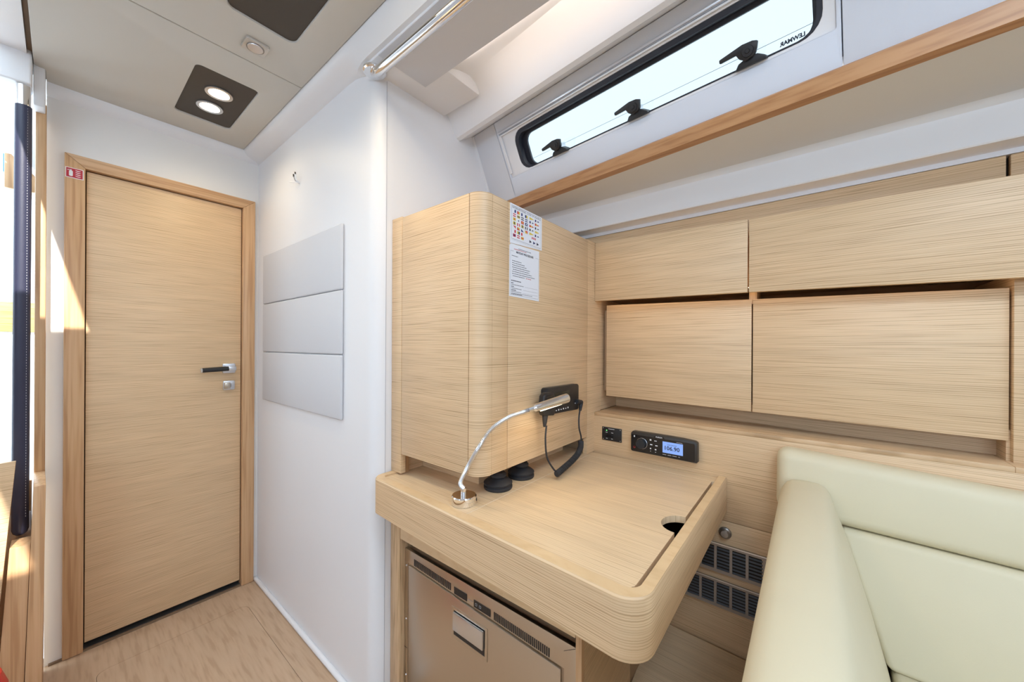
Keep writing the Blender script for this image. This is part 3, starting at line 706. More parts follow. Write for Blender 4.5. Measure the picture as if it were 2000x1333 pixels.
# ================================================================== CHART TABLE
ct = thing('chart_table', (0.93, 0.6, 0.647), 'oak chart table with raised rounded rim and lift-up lid', 'table')
TZ0, TZ1, LZ = 0.647, 0.751, 0.7455
def fx(y): return 0.565 + (y - 0.195) * 0.0417
def outline(off, ra, rb, y0, y1, xo):
    # inboard side with two rounded corners, from the aft outboard corner round to the fore outboard corner
    p = [(xo, y0)]
    xa = fx(y0) + off
    p += [(xa + ra - ra * math.sin(t), y0 + ra - ra * math.cos(t)) for t in [math.pi / 2 * k / 8 for k in range(9)]]
    xb = fx(y1) + off
    p += [(xb + rb - rb * math.cos(t), y1 - rb + rb * math.sin(t)) for t in [math.pi / 2 * k / 8 for k in range(9)]]
    p.append((xo, y1))
    return p
oo = outline(0, 0.050, 0.035, 0.195, 1.036, 1.293)
ii = outline(0.030, 0.024, 0.012, 0.218, 1.014, 1.293)
# apron: outer band with inner face, top rim
secs = []
for i in range(len(oo)):
    (a, b), (c, d) = oo[i], ii[i]
    nx, ny = (c - a), (d - b)
    secs.append([(a, b, TZ0), (a, b, TZ1 - 0.004), (a + nx * 0.10, b + ny * 0.10, TZ1), (c - nx * 0.05, d - ny * 0.05, TZ1), (c, d, TZ1 - 0.0015), (c, d, TZ0)])
m = M(); n6 = 6
vs = [q for s in secs for q in s]; fs_ = []
for kk in range(len(secs) - 1):
    for i in range(n6):
        j = (i + 1) % n6
        fs_.append((kk * n6 + i, kk * n6 + j, (kk + 1) * n6 + j, (kk + 1) * n6 + i))
fs_.append(tuple(range(n6 - 1, -1, -1))); fs_.append(tuple(range((len(secs) - 1) * n6, len(secs) * n6)))
m.add(vs, fs_)
m.mi = [1 if ((f % n6) in (2, 3)) and f < (len(secs) - 1) * n6 else 0 for f in range(len(m.f))]
m.obj('apron', [oak_h, ash_rim], ct)
M().prism([(a, b, TZ0 + 0.002) for a, b in outline(0.031, 0.02, 0.01, 0.22, 1.012, 1.292)], (0, 0, 0.008)).obj('tray_bottom', cavity, ct)
def fixed_top():
    p = outline(0.0305, 0.012, 0.012, 0.642, 1.0135, 1.292)
    p = [(1.292, 0.642), (fx(0.642) + 0.0305, 0.642)] + p[10:]
    return p
M().prism([(a, b, LZ - 0.016) for a, b in fixed_top()], (0, 0, 0.016)).obj('fixed_top', oak_top, ct)
M().box(1.2415, 1.292, 0.219, 0.6415, LZ - 0.016, LZ).obj('back_strip', oak_top, ct)
ld = [(1.239, 0.227), (0.940, 0.227)] + [(0.893 + 0.047 * math.cos(a), 0.227 + 0.040 * math.sin(a)) for a in [math.pi * k / 16 for k in range(1, 16)]] + [(0.846, 0.227)]
ld += [(fx(0.227) + 0.032 + 0.022 - 0.022 * math.sin(t), 0.227 + 0.022 - 0.022 * math.cos(t)) for t in [math.pi / 2 * k / 6 for k in range(7)]] + [(fx(0.6385) + 0.032, 0.6385), (1.239, 0.6385)]
lid = M().prism([(a, b, LZ - 0.016) for a, b in ld], (0, 0, 0.016)).obj('lid', [oak_top], ct)
M().box(fx(0.64) + 0.032, 1.2415, 0.6388, 0.6408, LZ - 0.01, LZ + 0.0003).obj('inlay_line', inlay, ct)
M().box(1.2392, 1.2412, 0.222, 0.6408, LZ - 0.01, LZ + 0.0003).obj('inlay_line', inlay, ct)

# ---- gooseneck lamp
gl = thing('gooseneck_lamp', (0.657, 0.685, LZ), 'chrome gooseneck reading lamp standing on the chart table', 'lamp')
bx, by = 0.657, 0.688
bs = M().lathe([(0.0005, 0.0), (0.031, 0.0), (0.032, 0.002), (0.032, 0.020), (0.030, 0.0225), (0.0005, 0.0225)], (bx, by, LZ + 0.0004), 'z', 40).obj('lamp_base', chrome, gl)
M().lathe([(0.007, 0.0), (0.007, 0.018), (0.005, 0.020)], (bx - 0.002, by, LZ + 0.0226), 'z', 18).obj('neck_collar', chrome, bs)
M().prism([(bx + 0.0195, by - 0.0258, LZ + 0.007), (bx + 0.0275, by - 0.0170, LZ + 0.007), (bx + 0.0275, by - 0.0170, LZ + 0.014), (bx + 0.0195, by - 0.0258, LZ + 0.014)], (0.0007, -0.0007, 0)).obj('socket', black, bs)
ctrl = [(0.655, 0.688, 0.785), (0.640, 0.683, 0.806), (0.648, 0.668, 0.843), (0.645, 0.625, 0.903), (0.666, 0.603, 0.947), (0.716, 0.587, 0.972), (0.762, 0.578, 0.979), (0.778, 0.575, 0.982)]
def cat(pts, n=14):
    pts = [Vector(q) for q in pts]; out = []
    for i in range(len(pts) - 1):
        a, b, c, d = pts[max(i - 1, 0)], pts[i], pts[i + 1], pts[min(i + 2, len(pts) - 1)]
        for k in range(n):
            t = k / n
            out.append(0.5 * ((2 * b) + (c - a) * t + (2 * a - 5 * b + 4 * c - d) * t * t + (3 * b - a - 3 * c + d) * t ** 3))
    out.append(pts[-1]); return out
path = cat(ctrl, 44)
M().tube(path, [0.0056 if i % 2 else 0.0047 for i in range(len(path))], 10).obj('gooseneck', satin, gl)
hd = [(0.776, 0.575, 0.981), (0.790, 0.570, 0.984), (0.905, 0.533, 1.0035)]
a = Vector((0.779, 0.575, 0.982)); b = Vector((0.905, 0.531, 1.005))
M().tube([a, a.lerp(b, 0.12), a.lerp(b, 0.16), a.lerp(b, 0.98), b], [0.0062, 0.0066, 0.0105, 0.0132, 0.0127], 20).obj('lamp_head', plain('polished_steel', (0.84, 0.85, 0.88), 0.16, metal=1.0), gl)

gs = M().tube([a.lerp(b, 0.30) + Vector((0, 0, -0.0112)), a.lerp(b, 0.85) + Vector((0, 0, -0.0112))], 0.0026, 8).obj('lamp_led', plain('reading_led', (1, .9, .7), .5, emit=((1.0, 0.86, 0.55), 6.0)), gl)
l = lamp('reading_light', 'AREA', a.lerp(b, 0.58) + Vector((0, 0, -0.0150)), (0.0, 0.0, -1), 0.16, (1.0, 0.83, 0.56), shape='RECTANGLE', size=0.07, size_y=0.012)
l.parent = gl; l.matrix_parent_inverse = Matrix.Translation(-ROOTS[gl])
# ---- two rubber plungers on the desk
for k, (px, py, lb) in enumerate(((0.792, 0.690, 'black rubber plunger nearest to the gooseneck lamp'), (0.906, 0.695, 'black rubber plunger between the lamp and the coiled cord'))):
    t = thing('rubber_plunger', (px, py, LZ), lb, 'plunger', 'rubber plungers under the cabinet')
    M().lathe([(0.0005, 0), (0.039, 0), (0.041, 0.003), (0.041, 0.008), (0.037, 0.0105), (0.037, 0.013), (0.041, 0.0155), (0.041, 0.018), (0.033, 0.0245), (0.021, 0.0275), (0.018, 0.030)], (px, py, LZ + 0.0003), 'z', 36).obj('bellows', rubber, t)
    M().lathe([(0.018, 0.0), (0.023, 0.004), (0.0235, 0.010), (0.019, 0.0155), (0.0005, 0.0172)], (px, py, LZ + 0.0305), 'z', 32).obj('cap', rubber, t)

# ---- VHF set with fist microphone
vh = thing('radio_set', (1.0, 0.63, 0.93), 'black marine radio with handset on the cabinet door', 'radio')
FV = (Vector((0, 0.6448, 0)), X, Z, -Y)
M(FV).prism([(0.945, 0.939, 0), (1.136, 0.932, 0), (1.141, 0.936, 0), (1.141, 1.016, 0), (1.134, 1.021, 0), (0.945, 1.022, 0), (0.938, 1.016, 0), (0.938, 0.945, 0)], (0, 0, 0.022)).obj('radio_body', black, vh, bevel=0.003)
M(FV).box(0.975, 1.075, 0.962, 1.005, 0.0222, 0.0230).obj('radio_screen', plain('radio_screen', (0.035, 0.033, 0.024), 0.15), vh)
for j in range(8):
    M(FV).box(0.962 + j * 0.0145, 0.967 + j * 0.0145, 0.9455, 0.9485 + 0.0015 * (j % 2), 0.0222, 0.0226).obj('radio_key', white_ink, vh)
M(FV).box(1.112, 1.121, 0.955, 0.9575, 0.0222, 0.0226).obj('radio_key', white_ink, vh)
mc = thing('handset', (0.89, 0.6, 0.94), 'black fist microphone clipped at the left of the radio', 'microphone')
FMi = (Vector((0, 0.618, 0)), X, Z, -Y)
M(FMi).prism([(0.893, 0.947, 0.0), (0.945, 0.941, 0.0), (0.952, 0.960, 0.0), (0.948, 1.002, 0.0), (0.940, 1.012, 0.0), (0.902, 1.013, 0.0), (0.890, 1.006, 0.0), (0.884, 0.965, 0.0)], (0, 0, 0.020)).obj('handset_body', black, mc, bevel=0.004, seg=3)
M(FMi).box(0.899, 0.938, 0.972, 1.004, 0.0202, 0.0215).obj('handset_grille', black_gloss, mc, bevel=0.0005)
M(FMi).tube([(0.908, 0.945, 0.010), (0.907, 0.925, 0.010), (0.906, 0.912, 0.010)], [0.009, 0.0065, 0.004], 12).obj('strain_relief', rubber, mc)
cp = thing('coiled_cord', (1.0, 0.61, 0.76), 'black coiled microphone cord hanging from the radio to the desk', 'cord')
cy_ = 0.606
p1 = cat([(0.913, cy_, 0.915), (0.908, cy_, 0.875), (0.917, cy_, 0.820), (0.938, cy_ - 0.01, 0.781), (0.955, cy_ - 0.013, 0.770), (0.972, cy_ - 0.014, 0.768)], 8)
M().tube(p1, 0.0027, 8).obj('cord', rubber, cp)
coil_c = cat([(0.945, 0.590, 0.7655), (1.000, 0.596, 0.7700), (1.060, 0.602, 0.7770), (1.105, 0.606, 0.7880), (1.128, 0.608, 0.8060), (1.136, 0.612, 0.823)], 20)
hel = []; turns = 34; N = turns * 10
for i in range(N + 1):
    t = i / N * (len(coil_c) - 1); k = min(int(t), len(coil_c) - 2); q = coil_c[k].lerp(coil_c[k + 1], t - k)
    tg = (coil_c[k + 1] - coil_c[k]).normalized(); nn = (Z - tg * Z.dot(tg)).normalized(); bb = tg.cross(nn)
    ang = 2 * math.pi * turns * i / N
    hel.append(q + (nn * math.cos(ang) + bb * math.sin(ang)) * 0.0078)
M().tube(hel, 0.0024, 6).obj('coil', rubber, cp)
M().tube(coil_c, 0.0066, 10).obj('coil_core', rubber, cp)
p2 = cat([(1.132, 0.610, 0.818), (1.134, 0.610, 0.840), (1.120, 0.610, 0.872), (1.122, 0.612, 0.905), (1.134, 0.615, 0.930), (1.146, 0.618, 0.943)], 8)
M().tube(p2, 0.0027, 8).obj('cord', rubber, cp)
M().tube([(1.140, 0.617, 0.928), (1.148, 0.619, 0.952)], [0.0045, 0.008], 12).obj('plug_boot', rubber, cp)
M().tube([(1.152, 0.620, 0.955), (1.118, 0.620, 0.962)], 0.0085, 12).obj('plug', rubber, cp)

# ================================================================== STEREO, SWITCH PANEL on the hull panel
yr = 0.38
xs = 1.3035 + SH * (yr - 0.65)
st = thing('stereo', (xs, yr, 0.78), 'black car style stereo with lit blue display on the hull panel', 'stereo')
def FX(y): return Vector((1.3035 + SH * (y - 0.65) - 0.0002, y, 0))
rdir = Vector((-SH, -1, 0)).normalized(); ndir = rdir.cross(Z).normalized()
FSt = (FX(yr), rdir, Z, ndir)        # a from -0.108 (left) to 0.106 (right)
M(FSt).prism([(a, b, 0) for a, b in ((-0.107, 0.783), (-0.110, 0.787), (-0.110, 0.846), (-0.104, 0.853), (-0.02, 0.8535), (0.06, 0.853), (0.098, 0.850), (0.106, 0.845), (0.107, 0.784), (0.104, 0.781))], (0, 0, 0.022)).obj('stereo_body', plain('stereo_bezel', (0.035, 0.030, 0.026), 0.4), st, bevel=0.003)
M(FSt).prism([(a, b, 0.022) for a, b in rrect(-0.107, 0.099, 0.785, 0.842, 0.003, 3)], (0, 0, 0.001)).obj('face_plate', black_gloss, st)
M(FSt).prism([(-0.030, 0.842, 0.022), (0.006, 0.842, 0.022), (0.001, 0.849, 0.022), (-0.025, 0.849, 0.022)], (0, 0, 0.0014)).obj('brand_tab', black_gloss, st)
text('brand', 'FUSION', 0.0062, FX(yr) + rdir * -0.012 + Z * 0.8432 + ndir * 0.0237, rdir, Z, white_ink, st, align='CENTER', bold=0.0001)
kn = M(FSt).lathe([(0.0005, 0.016), (0.015, 0.016), (0.0165, 0.0135), (0.0165, 0.0)], (-0.070, 0.815, 0.023), 'z', 32).obj('volume_knob', plain('knob_black', (0.02, 0.024, 0.03), 0.35), st)
M(FSt).tube([(-0.070 + 0.0185 * math.cos(t), 0.815 + 0.0185 * math.sin(t), 0.0238) for t in [math.radians(-110 + 280 * k / 30) for k in range(31)]], 0.0007, 6).obj('knob_ring', satin, kn)
M(FSt).box(0.0, 0.064, 0.7975, 0.8345, 0.0230, 0.0234).obj('display', lcd, st)
text('frequency', '106.90', 0.0185, FX(yr) + rdir * 0.029 + Z * 0.8080 + ndir * 0.0237, rdir, Z, ink, st, align='CENTER', bold=0.0004)
text('station', 'DALMACIJA', 0.0058, FX(yr) + rdir * 0.030 + Z * 0.8235 + ndir * 0.0237, rdir, Z, ink, st, align='CENTER')
m = M(FSt)
for a, b, w, h in ((-0.0985, 0.8335, 0.004, 0.006), (-0.0430, 0.8300, 0.0055, 0.0048), (-0.0270, 0.8300, 0.003, 0.0026), (-0.0225, 0.8300, 0.003, 0.0026), (-0.0415, 0.8150, 0.0075, 0.003), (-0.0240, 0.8140, 0.0075, 0.003), (-0.0420, 0.8010, 0.004, 0.004), (-0.0255, 0.8000, 0.005, 0.004), (-0.0410, 0.7935, 0.002, 0.0015), (-0.0245, 0.7925, 0.003, 0.0015)):
    m.box(a, a + w, b, b + h, 0.0230, 0.0234)
m.obj('button_icons', white_ink, st)
M(FSt).tube([(-0.0965 + 0.003 * math.cos(t), 0.7985 + 0.003 * math.sin(t), 0.0233) for t in [math.radians(120 + 300 * k / 12) for k in range(13)]], 0.0007, 6).obj('power_icon', ink_red, st)
m = M(FSt)
for a, w in ((0.0, 0.012), (0.016, 0.012), (0.031, 0.014), (0.050, 0.005)): m.box(a, a + w, 0.7905, 0.7922, 0.0230, 0.0233)
m.box(0.044, 0.062, 0.8372, 0.8386, 0.0230, 0.0233)
m.obj('small_print', grey_ink, st)

y2 = 0.571
sp = thing('switch_panel', (1.30, y2, 0.8), 'small black switch plate with screws left of the stereo', 'switch panel')
FSw = (FX(y2), rdir, Z, ndir)
M(FSw).box(-0.039, 0.038, 0.7985, 0.848, 0, 0.003).obj('panel_plate', black, sp, bevel=0.0005)
for a, b in ((-0.034, 0.803), (0.033, 0.803), (-0.034, 0.8435), (0.033, 0.8435)):
    M(FSw).lathe([(0.0005, 0.0008), (0.0016, 0.0006), (0.0019, 0)], (a, b, 0.003), 'z', 12).obj('screw', satin, sp)
M(FSw).prism([(a, b, 0.003) for a, b in rrect(-0.020, 0.004, 0.812, 0.823, 0.002, 3)], (0, 0, 0.004)).obj('rocker', black_gloss, sp, bevel=0.001)
M(FSw).lathe([(0.0005, 0.0012), (0.0018, 0.0008), (0.002, 0)], (-0.0205, 0.836, 0.003), 'z', 12).obj('indicator', green_led, sp)
m = M(FSw)
for a, b, w in ((-0.0135, 0.8418, 0.024), (-0.0245, 0.828, 0.008), (-0.0020, 0.828, 0.008), (-0.0225, 0.8055, 0.006), (-0.0020, 0.8055, 0.007)): m.box(a, a + w, b, b + 0.0016, 0.003, 0.0033)
m.obj('plate_print', white_ink, sp)

# ================================================================== FRIDGE CABINET AND FRIDGE
fc = thing('fridge_cabinet', (0.95, 0.68, 0), 'oak base cabinet under the chart table around the fridge', 'cabinet')
M().box(0.671, 0.720, 0.9885, 1.0385, 0.0, 0.6465).obj('front_post', oak_v, fc, bevel=0.001)
M().box(0.671, 0.700, 0.372, 0.987, 0.549, 0.6465).obj('top_rail', ash_rim, fc, bevel=0.001)
M().box(0.671, 0.684, 0.357, 0.371, 0.222, 0.6465).obj('edge_post', ash, fc, bevel=0.001)
M().hexa([(0.6845, 0.358, 0.0), (1.2895, 0.405, 0.0), (1.2895, 0.405, 0.646), (0.6845, 0.358, 0.646)], [(0.6845, 0.372, 0.0), (1.2895, 0.419, 0.0), (1.2895, 0.419, 0.646), (0.6845, 0.372, 0.646)]).obj('side_panel', oak_h, fc)
M().box(0.671, 0.684, 0.357, 0.371, 0.0, 0.221).obj('edge_post_foot', ash, fc)
M().box(0.74, 1.28, 0.43, 1.03, 0.53, 0.535).obj('inner_shelf', cavity_wood, fc)
M().box(1.27, 1.285, 0.43, 1.03, 0.0, 0.64).obj('inner_back', cavity_wood, fc)

fr = thing('fridge', (0.95, 0.68, 0), 'stainless steel front loading fridge under the chart table', 'fridge')
XF = 0.688; FY0, FY1, FZ1 = 0.3795, 0.9865, 0.514
FFr = (Vector((XF, 0, 0)), -Y, Z, -X)
plate_with_holes('fridge_frame', steel, [(-FY1, 0.03), (-FY0, 0.03), (-FY0, FZ1), (-FY1, FZ1)], [[(-0.970, 0.05), (-0.409, 0.05), (-0.409, 0.455), (-0.970, 0.4735)]], 0.012, FFr, fr, bevel=0.001)
M().box(XF + 0.004, 1.20, FY0 + 0.003, FY1 - 0.003, 0.03, FZ1 - 0.004).obj('fridge_body', cavity_wood, fr)
dm_ = M().hexa([(XF - 0.004, 0.9635, 0.054), (XF - 0.004, 0.4145, 0.054), (XF - 0.004, 0.4145, 0.4520), (XF - 0.004, 0.9635, 0.4695)], [(XF + 0.003, 0.9635, 0.054), (XF + 0.003, 0.4145, 0.054), (XF + 0.003, 0.4145, 0.4520), (XF + 0.003, 0.9635, 0.4695)]).obj('fridge_door', steel, fr, bevel=0.0025)
# handle
FH = (Vector((XF - 0.0042, 0, 0)), -Y, Z, -X)
hpz0, hpz1, hy0, hy1 = 0.352, 0.436, 0.628, 0.762
hb = plate_with_holes('handle_bezel', steel, [(-hy1, hpz0), (-hy0, hpz0), (-hy0, hpz1), (-hy1, hpz1)], [[(-hy1 + 0.009, hpz0 + 0.009), (-hy0 - 0.009, hpz0 + 0.009), (-hy0 - 0.009, hpz1 - 0.008), (-hy1 + 0.009, hpz1 - 0.008)]], 0.0015, (FH[0] - X * 0.0015, -Y, Z, -X), fr, bevel=0.0006)
M(FH).box(-hy1 + 0.009, -hy0 - 0.009, hpz0 + 0.009, hpz1 - 0.008, 0.0, 0.0008).obj('handle_recess', black_gloss, hb)
M(FH).prism([(-hy1 + 0.011, hpz1 - 0.010, 0.001), (-hy0 - 0.011, hpz1 - 0.010, 0.001), (-hy0 - 0.011, hpz0 + 0.026, 0.001), (-hy1 + 0.011, hpz0 + 0.026, 0.001)], (0, 0, 0.007)).obj('handle_flap', satin, hb, bevel=0.002)
# vent slot strips and control panels along the top of the frame
def top_line(y): return 0.4735 + (0.455 - 0.4735) * (0.970 - y) / (0.970 - 0.409)
for (ya_, yb_, n) in ((0.940, 0.770, 24), (0.612, 0.444, 30)):
    m = M(FFr)
    for i in range(n):
        yy = ya_ + (yb_ - ya_) * (i + 0.5) / n; z = top_line(yy) + 0.0035; w = abs(yb_ - ya_) / n * 0.30
        m.box(-yy - w, -yy + w, z, z + 0.020, 0.0002, 0.0008)
    m.obj('vent_slots', black, fr)
m = M(FFr); z = top_line(0.73); m.box(-0.757, -0.707, z + 0.003, z + 0.022, 0.0002, 0.0010); m.obj('control_panel', black_gloss, fr)
m = M(FFr); z = top_line(0.655); m.box(-0.681, -0.622, z + 0.003, z + 0.022, 0.0002, 0.0010); cpn = m.obj('control_panel', black_gloss, fr)
for a in (-0.672, -0.658):
    M(FFr).tube([(a + 0.004 * math.cos(t), z + 0.0125 + 0.004 * math.sin(t), 0.0012) for t in [2 * math.pi * k / 4 + math.pi / 4 for k in range(5)]], 0.0005, 6).obj('control_icon', grey_ink, cpn)
m = M(FFr); z = top_line(0.69)
for k in range(4): m.box(-0.703 + k * 0.0046, -0.7000 + k * 0.0046, z + 0.0115, z + 0.0135, 0.0002, 0.0006)
m.obj('fridge_print', grey_ink, fr)
for zz in (0.462, 0.295, 0.12):
    M().lathe([(0.0005, -0.0022), (0.0026, -0.0018), (0.0036, 0.0)], (XF - 0.0002, 0.978, zz), 'x', 12).obj('frame_screw', satin, fr)
M(FFr).box(-FY1 + 0.0005, -0.972, 0.205, 0.2065, 0.0002, 0.0006).obj('frame_joint', black, fr)
M(FFr).prism([(-FY0 - 0.0006, FZ1 - 0.0012, 0.0003), (-FY0 - 0.0290, FZ1 - 0.0200, 0.0003), (-FY0 - 0.0290, FZ1 - 0.0206, 0.0003), (-FY0 - 0.0006, FZ1 - 0.0022, 0.0003)], (0, 0, 0.0004)).obj('frame_mitre', black, fr)

# ================================================================== SETTEE
se = thing('settee', (0.9, -0.2, 0.2), 'cream leather settee with padded arm beside the chart table', 'seat')
prof_a = [(0.062, 0.222), (0.062, 0.50), (0.0615, 0.700), (0.0595, 0.760), (0.0545, 0.788), (0.045, 0.804), (0.032, 0.8115), (0.006, 0.8135), (-0.019, 0.8125), (-0.032, 0.8065), (-0.041, 0.793), (-0.0485, 0.768), (-0.072, 0.700), (-0.112, 0.550), (-0.138, 0.440), (-0.158, 0.330), (-0.165, 0.222)]
secs = []
def inset(s, k, c=(-0.01, 0.42)):
    return [((y - c[0]) * (1 - k) + c[0], (z - c[1]) * (1 - k * 0.35) + c[1]) for y, z in s]
for x, k in ((0.20, 0.28), (0.206, 0.14), (0.222, 0.04), (0.25, 0.0), (0.6, 0.0), (1.0, 0.0), (1.170, 0.0), (1.196, 0.015), (1.209, 0.05), (1.215, 0.12), (1.217, 0.22)):
    secs.append([(x, y, z) for y, z in inset(prof_a, k)])
M().loft(secs, True, True).obj('arm_cushion', leather, se, angle=60)
M().hexa([(1.205, 0.068, 0.714), (1.190, -1.0, 0.690), (1.205, -1.0, 0.815), (1.225, 0.068, 0.879)], [(1.300, 0.068, 0.714), (1.268, -1.0, 0.690), (1.268, -1.0, 0.815), (1.300, 0.068, 0.879)]).obj('head_cushion', leather, se, bevel=0.028, seg=5)
M().hexa([(1.130, -0.135, 0.45), (1.130, -1.0, 0.45), (1.186, -1.0, 0.692), (1.200, -0.058, 0.710)], [(1.28, -0.135, 0.45), (1.26, -1.0, 0.45), (1.26, -1.0, 0.692), (1.295, -0.058, 0.710)]).obj('back_cushion', leather, se, bevel=0.014, seg=4)
M().box(0.35, 1.20, -1.0, -0.143, 0.34, 0.452).obj('seat_cushion', leather, se, bevel=0.012, seg=3)
M().box(0.37, 1.26, -1.0, -0.172, 0.222, 0.339).obj('seat_base', oak_h, se)

# ================================================================== COMPANIONWAY SIDE (left edge)
cw = thing('trim_5', (-0.1, 1.9, 2.0), 'white companionway surround left of the ceiling panels', 'moulding', kind='structure')
M().box(-0.149, -0.067, -0.4, 1.95, ZC + 0.004, 2.12).obj('hatch_coaming', white, cw)
M().prism([(-0.30, 1.935, 1.966), (-0.057, 1.935, 1.978), (-0.057, 1.935, 2.10), (-0.30, 1.935, 2.10)], (0, 0.09, 0)).obj('soffit_block', white, cw, bevel=0.006, seg=3)
M().prism([(-0.056, 1.99, 1.94), (-0.031, 1.99, 1.94), (-0.031, 1.99, 2.10), (-0.056, 1.99, 2.10)], (0, 0.12, 0)).obj('corner_block', white, cw, bevel=0.004)

stl = thing('companionway_post', (-0.04, 1.9, 0), 'vertical pale ash post beside the leather wrapped pole', 'post')
M().box(-0.0522, -0.0285, 2.045, 2.085, 0.66, 1.974).obj('upper_post', ash, stl, bevel=0.003)
M().hexa([(-0.0645, 1.84, 0.0), (-0.030, 1.84, 0.0), (-0.0235, 1.84, 0.713), (-0.0475, 1.84, 0.713)], [(-0.0645, 2.085, 0.0), (-0.030, 2.085, 0.0), (-0.0285, 2.085, 0.713), (-0.0522, 2.085, 0.713)]).obj('lower_post', ash, stl, bevel=0.002)
sb = thing('companionway_stairs', (-0.2, 1.88, 0), 'oak companionway stair side with slanted panel at the far left', 'stairs')
M().hexa([(-0.118, 1.85, 0.0), (-0.066, 1.85, 0.0), (-0.0525, 1.85, 0.537), (-0.0905, 1.85, 0.537)], [(-0.118, 1.93, 0.0), (-0.066, 1.93, 0.0), (-0.0525, 1.93, 0.537), (-0.0905, 1.93, 0.537)]).obj('step_board', ash, sb, bevel=0.001)
M().hexa([(-0.60, 1.83, 0.30), (-0.1115, 1.83, 0.30), (-0.0790, 1.83, 0.80), (-0.60, 1.83, 0.80)], [(-0.60, 1.845, 0.30), (-0.1115, 1.845, 0.30), (-0.0790, 1.845, 0.80), (-0.60, 1.845, 0.80)]).obj('side_panel', oak_h, sb, bevel=0.001)
M().box(-0.60, -0.119, 1.835, 1.86, 0.0, 0.298).obj('plinth', oak_h, sb)
M().box(-0.60, -0.0545, 1.992, 2.01, 0.0, 0.70).obj('riser_board', ash, sb)

po = thing('handrail_pole', (-0.074, 1.95, 0.54), 'vertical handrail pole wrapped in stitched navy leather', 'handrail')
M().tube([(-0.07555, 1.95, 0.541), (-0.0755, 1.95, 0.543), (-0.0755, 1.95, 0.549), (-0.0755, 1.95, 0.560), (-0.073, 1.95, 1.908)], [0.004, 0.009, 0.0145, 0.0175, 0.0175], 24).obj('leather_sleeve', navy_leather, po)
M().tube([(-0.073, 1.95, 1.9085), (-0.0728, 1.95, 1.972)], 0.0150, 24).obj('pole_tube', chrome, po)
m = M()
for k in range(150):
    z = 0.60 + k * 0.0087
    m.box(-0.0650, -0.0640, 1.9348, 1.9358, z, z + 0.0040)
m.obj('stitching', grey_ink, po)['kind'] = 'stuff'
M().prism([(a, 1.9705, b) for a, b in rrect(-0.0960, -0.0540, 0.470, 0.605, 0.004, 3)], (0, 0.012, 0)).obj('base_bracket', satin, po, bevel=0.001)
M().lathe([(0.0005, -0.001), (0.004, -0.001), (0.0045, 0.0)], (-0.0755, 1.9700, 0.522), 'y', 16).obj('bracket_screw', steel_dark, po)

fe = thing('fire_extinguisher', (-0.165, 1.55, 0), 'red fire extinguisher just showing at the bottom left corner', 'fire extinguisher')
M().lathe([(0.0005, 0.0), (0.066, 0.0), (0.070, 0.006), (0.070, 0.33), (0.060, 0.365), (0.03, 0.385), (0.018, 0.39), (0.018, 0.41)], (-0.143, 1.5, 0.001), 'z', 36).obj('cylinder', ext_red, fe)
M().lathe([(0.016, 0.0), (0.016, 0.03), (0.0005, 0.032)], (-0.143, 1.5, 0.412), 'z', 20).obj('valve', satin, fe)
M().box(-0.181, -0.111, 1.492, 1.508, 0.43, 0.445).obj('grip', black, fe, bevel=0.002)

# cockpit seen through the companionway opening
ck = thing('cockpit', (-0.5, 2.9, 0), 'sunlit white cockpit moulding with wooden board seen left of the pole', 'cockpit')
M().box(-1.1, -0.06, 2.9, 2.95, 0.0, 1.205).obj('cockpit_bulkhead', white, ck)
M().box(-1.1, -0.06, 2.88, 2.95, 1.206, 1.345).obj('cockpit_board', wood('teak_yellow', (9, 9, 300), (0.30, 0.20, 0.06), (0.46, 0.33, 0.11), (0.52, 0.39, 0.15)), ck, bevel=0.004)
M().box(-0.134, -0.060, 2.40, 2.46, 1.752, 1.885).obj('wooden_block', ash, ck, bevel=0.004)
M().hexa([(-0.20, 2.3, 1.98), (-0.03, 2.3, 1.78), (-0.03, 2.3, 2.1), (-0.20, 2.3, 2.1)], [(-0.20, 2.9, 1.98), (-0.03, 2.9, 1.78), (-0.03, 2.9, 2.1), (-0.20, 2.9, 2.1)]).obj('coaming', white_matte, ck)
M().prism([(-0.142, 2.5, 1.838), (-0.128, 2.5, 1.838), (-0.121, 2.5, 1.91), (-0.142, 2.5, 1.965)], (0, 0.03, 0)).obj('blue_cover', blue_cloth, ck, bevel=0.002)

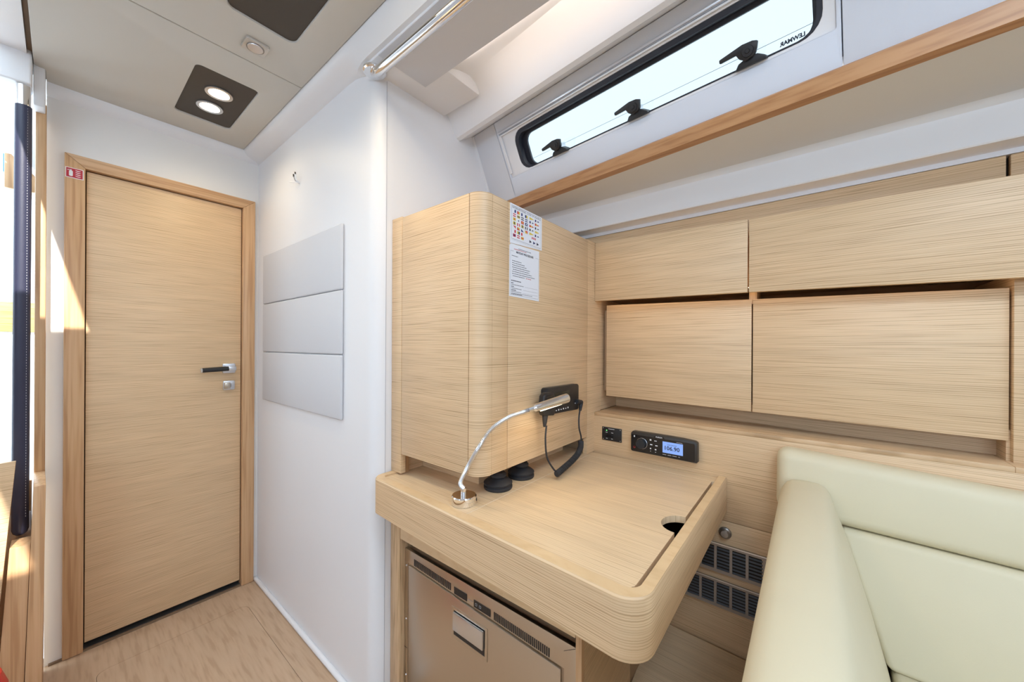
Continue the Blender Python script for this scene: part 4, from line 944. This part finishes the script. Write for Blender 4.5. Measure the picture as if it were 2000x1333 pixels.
# ================================================================== OUTER SHELL (keeps the cabin enclosed like the real hull)
sh_ = thing('wall_shell', (0, 0, 0), 'white hull and deck shell enclosing the saloon behind the viewer', 'wall', kind='structure')
def roof_x(y): return 0.985 + 0.1104 * (y - 1.03)
M().prism([(-0.145, -2.45, 2.105), (roof_x(-2.45), -2.45, 2.105), (roof_x(1.1), 1.1, 2.105), (0.7, 1.12, 2.105), (0.7, 2.2, 2.105), (-0.03, 2.2, 2.105), (-0.03, 2.0, 2.105), (-0.145, 2.0, 2.105)], (0, 0, 0.04)).obj('deck_roof', white, sh_)
M().loft([[(roof_x(y) - 0.05, y, 2.105), (roof_x(y) - 0.05, y, 2.145), (roof_x(y) + 0.075, y, 2.02), (roof_x(y) + 0.075, y, 1.955), (roof_x(y) + 0.052, y, 1.968), (roof_x(y) + 0.052, y, 2.0)] for y in (1.1, -2.45)], True, True).obj('deck_edge', white, sh_)
plate_with_holes('saloon_ceiling', white, [(-2.25, -2.45), (-0.060, -2.45), (-0.060, -0.4), (-0.145, -0.4), (-0.145, 0.72), (-2.25, 0.72)], [[(-0.80, -0.65), (-0.45, -0.65), (-0.45, -0.11), (-0.80, -0.11)]], 0.06, (Vector((0, 0, 2.125)), X, Y, Z), sh_)
M().box(-2.25, -0.50, 0.72, 2.2, 2.06, 2.145).obj('saloon_ceiling', white, sh_)
M().box(-2.27, -2.22, -2.45, 2.2, 0, 2.10).obj('port_side', white, sh_)
M().box(-2.27, 1.65, -2.47, -2.42, 0, 2.10).obj('forward_bulkhead', white, sh_)
M().box(-2.27, -0.50, 2.15, 2.2, 0, 2.10).obj('port_bulkhead', white, sh_)
M().box(1.10, 1.66, 1.047, 1.10, 0, 2.0).obj('starboard_bulkhead', white, sh_)
M().box(0.64, 1.2, 1.12, 2.2, 2.0, 2.10).obj('aft_cover', white, sh_)
M().box(1.60, 1.62, -2.4, 1.04, 0.0, 1.60).obj('hull_skin', cavity_wood, sh_)
M(F3).box(-0.42, -0.045, -0.05, 0.60, -0.34, -0.032).obj('sun_blocker', white, sh_)  # unseen box added outside to keep the sun out of the side window
M().box(-2.27, 1.65, -2.47, 2.3, -0.12, -0.07).obj('hull_bottom', cavity, sh_)
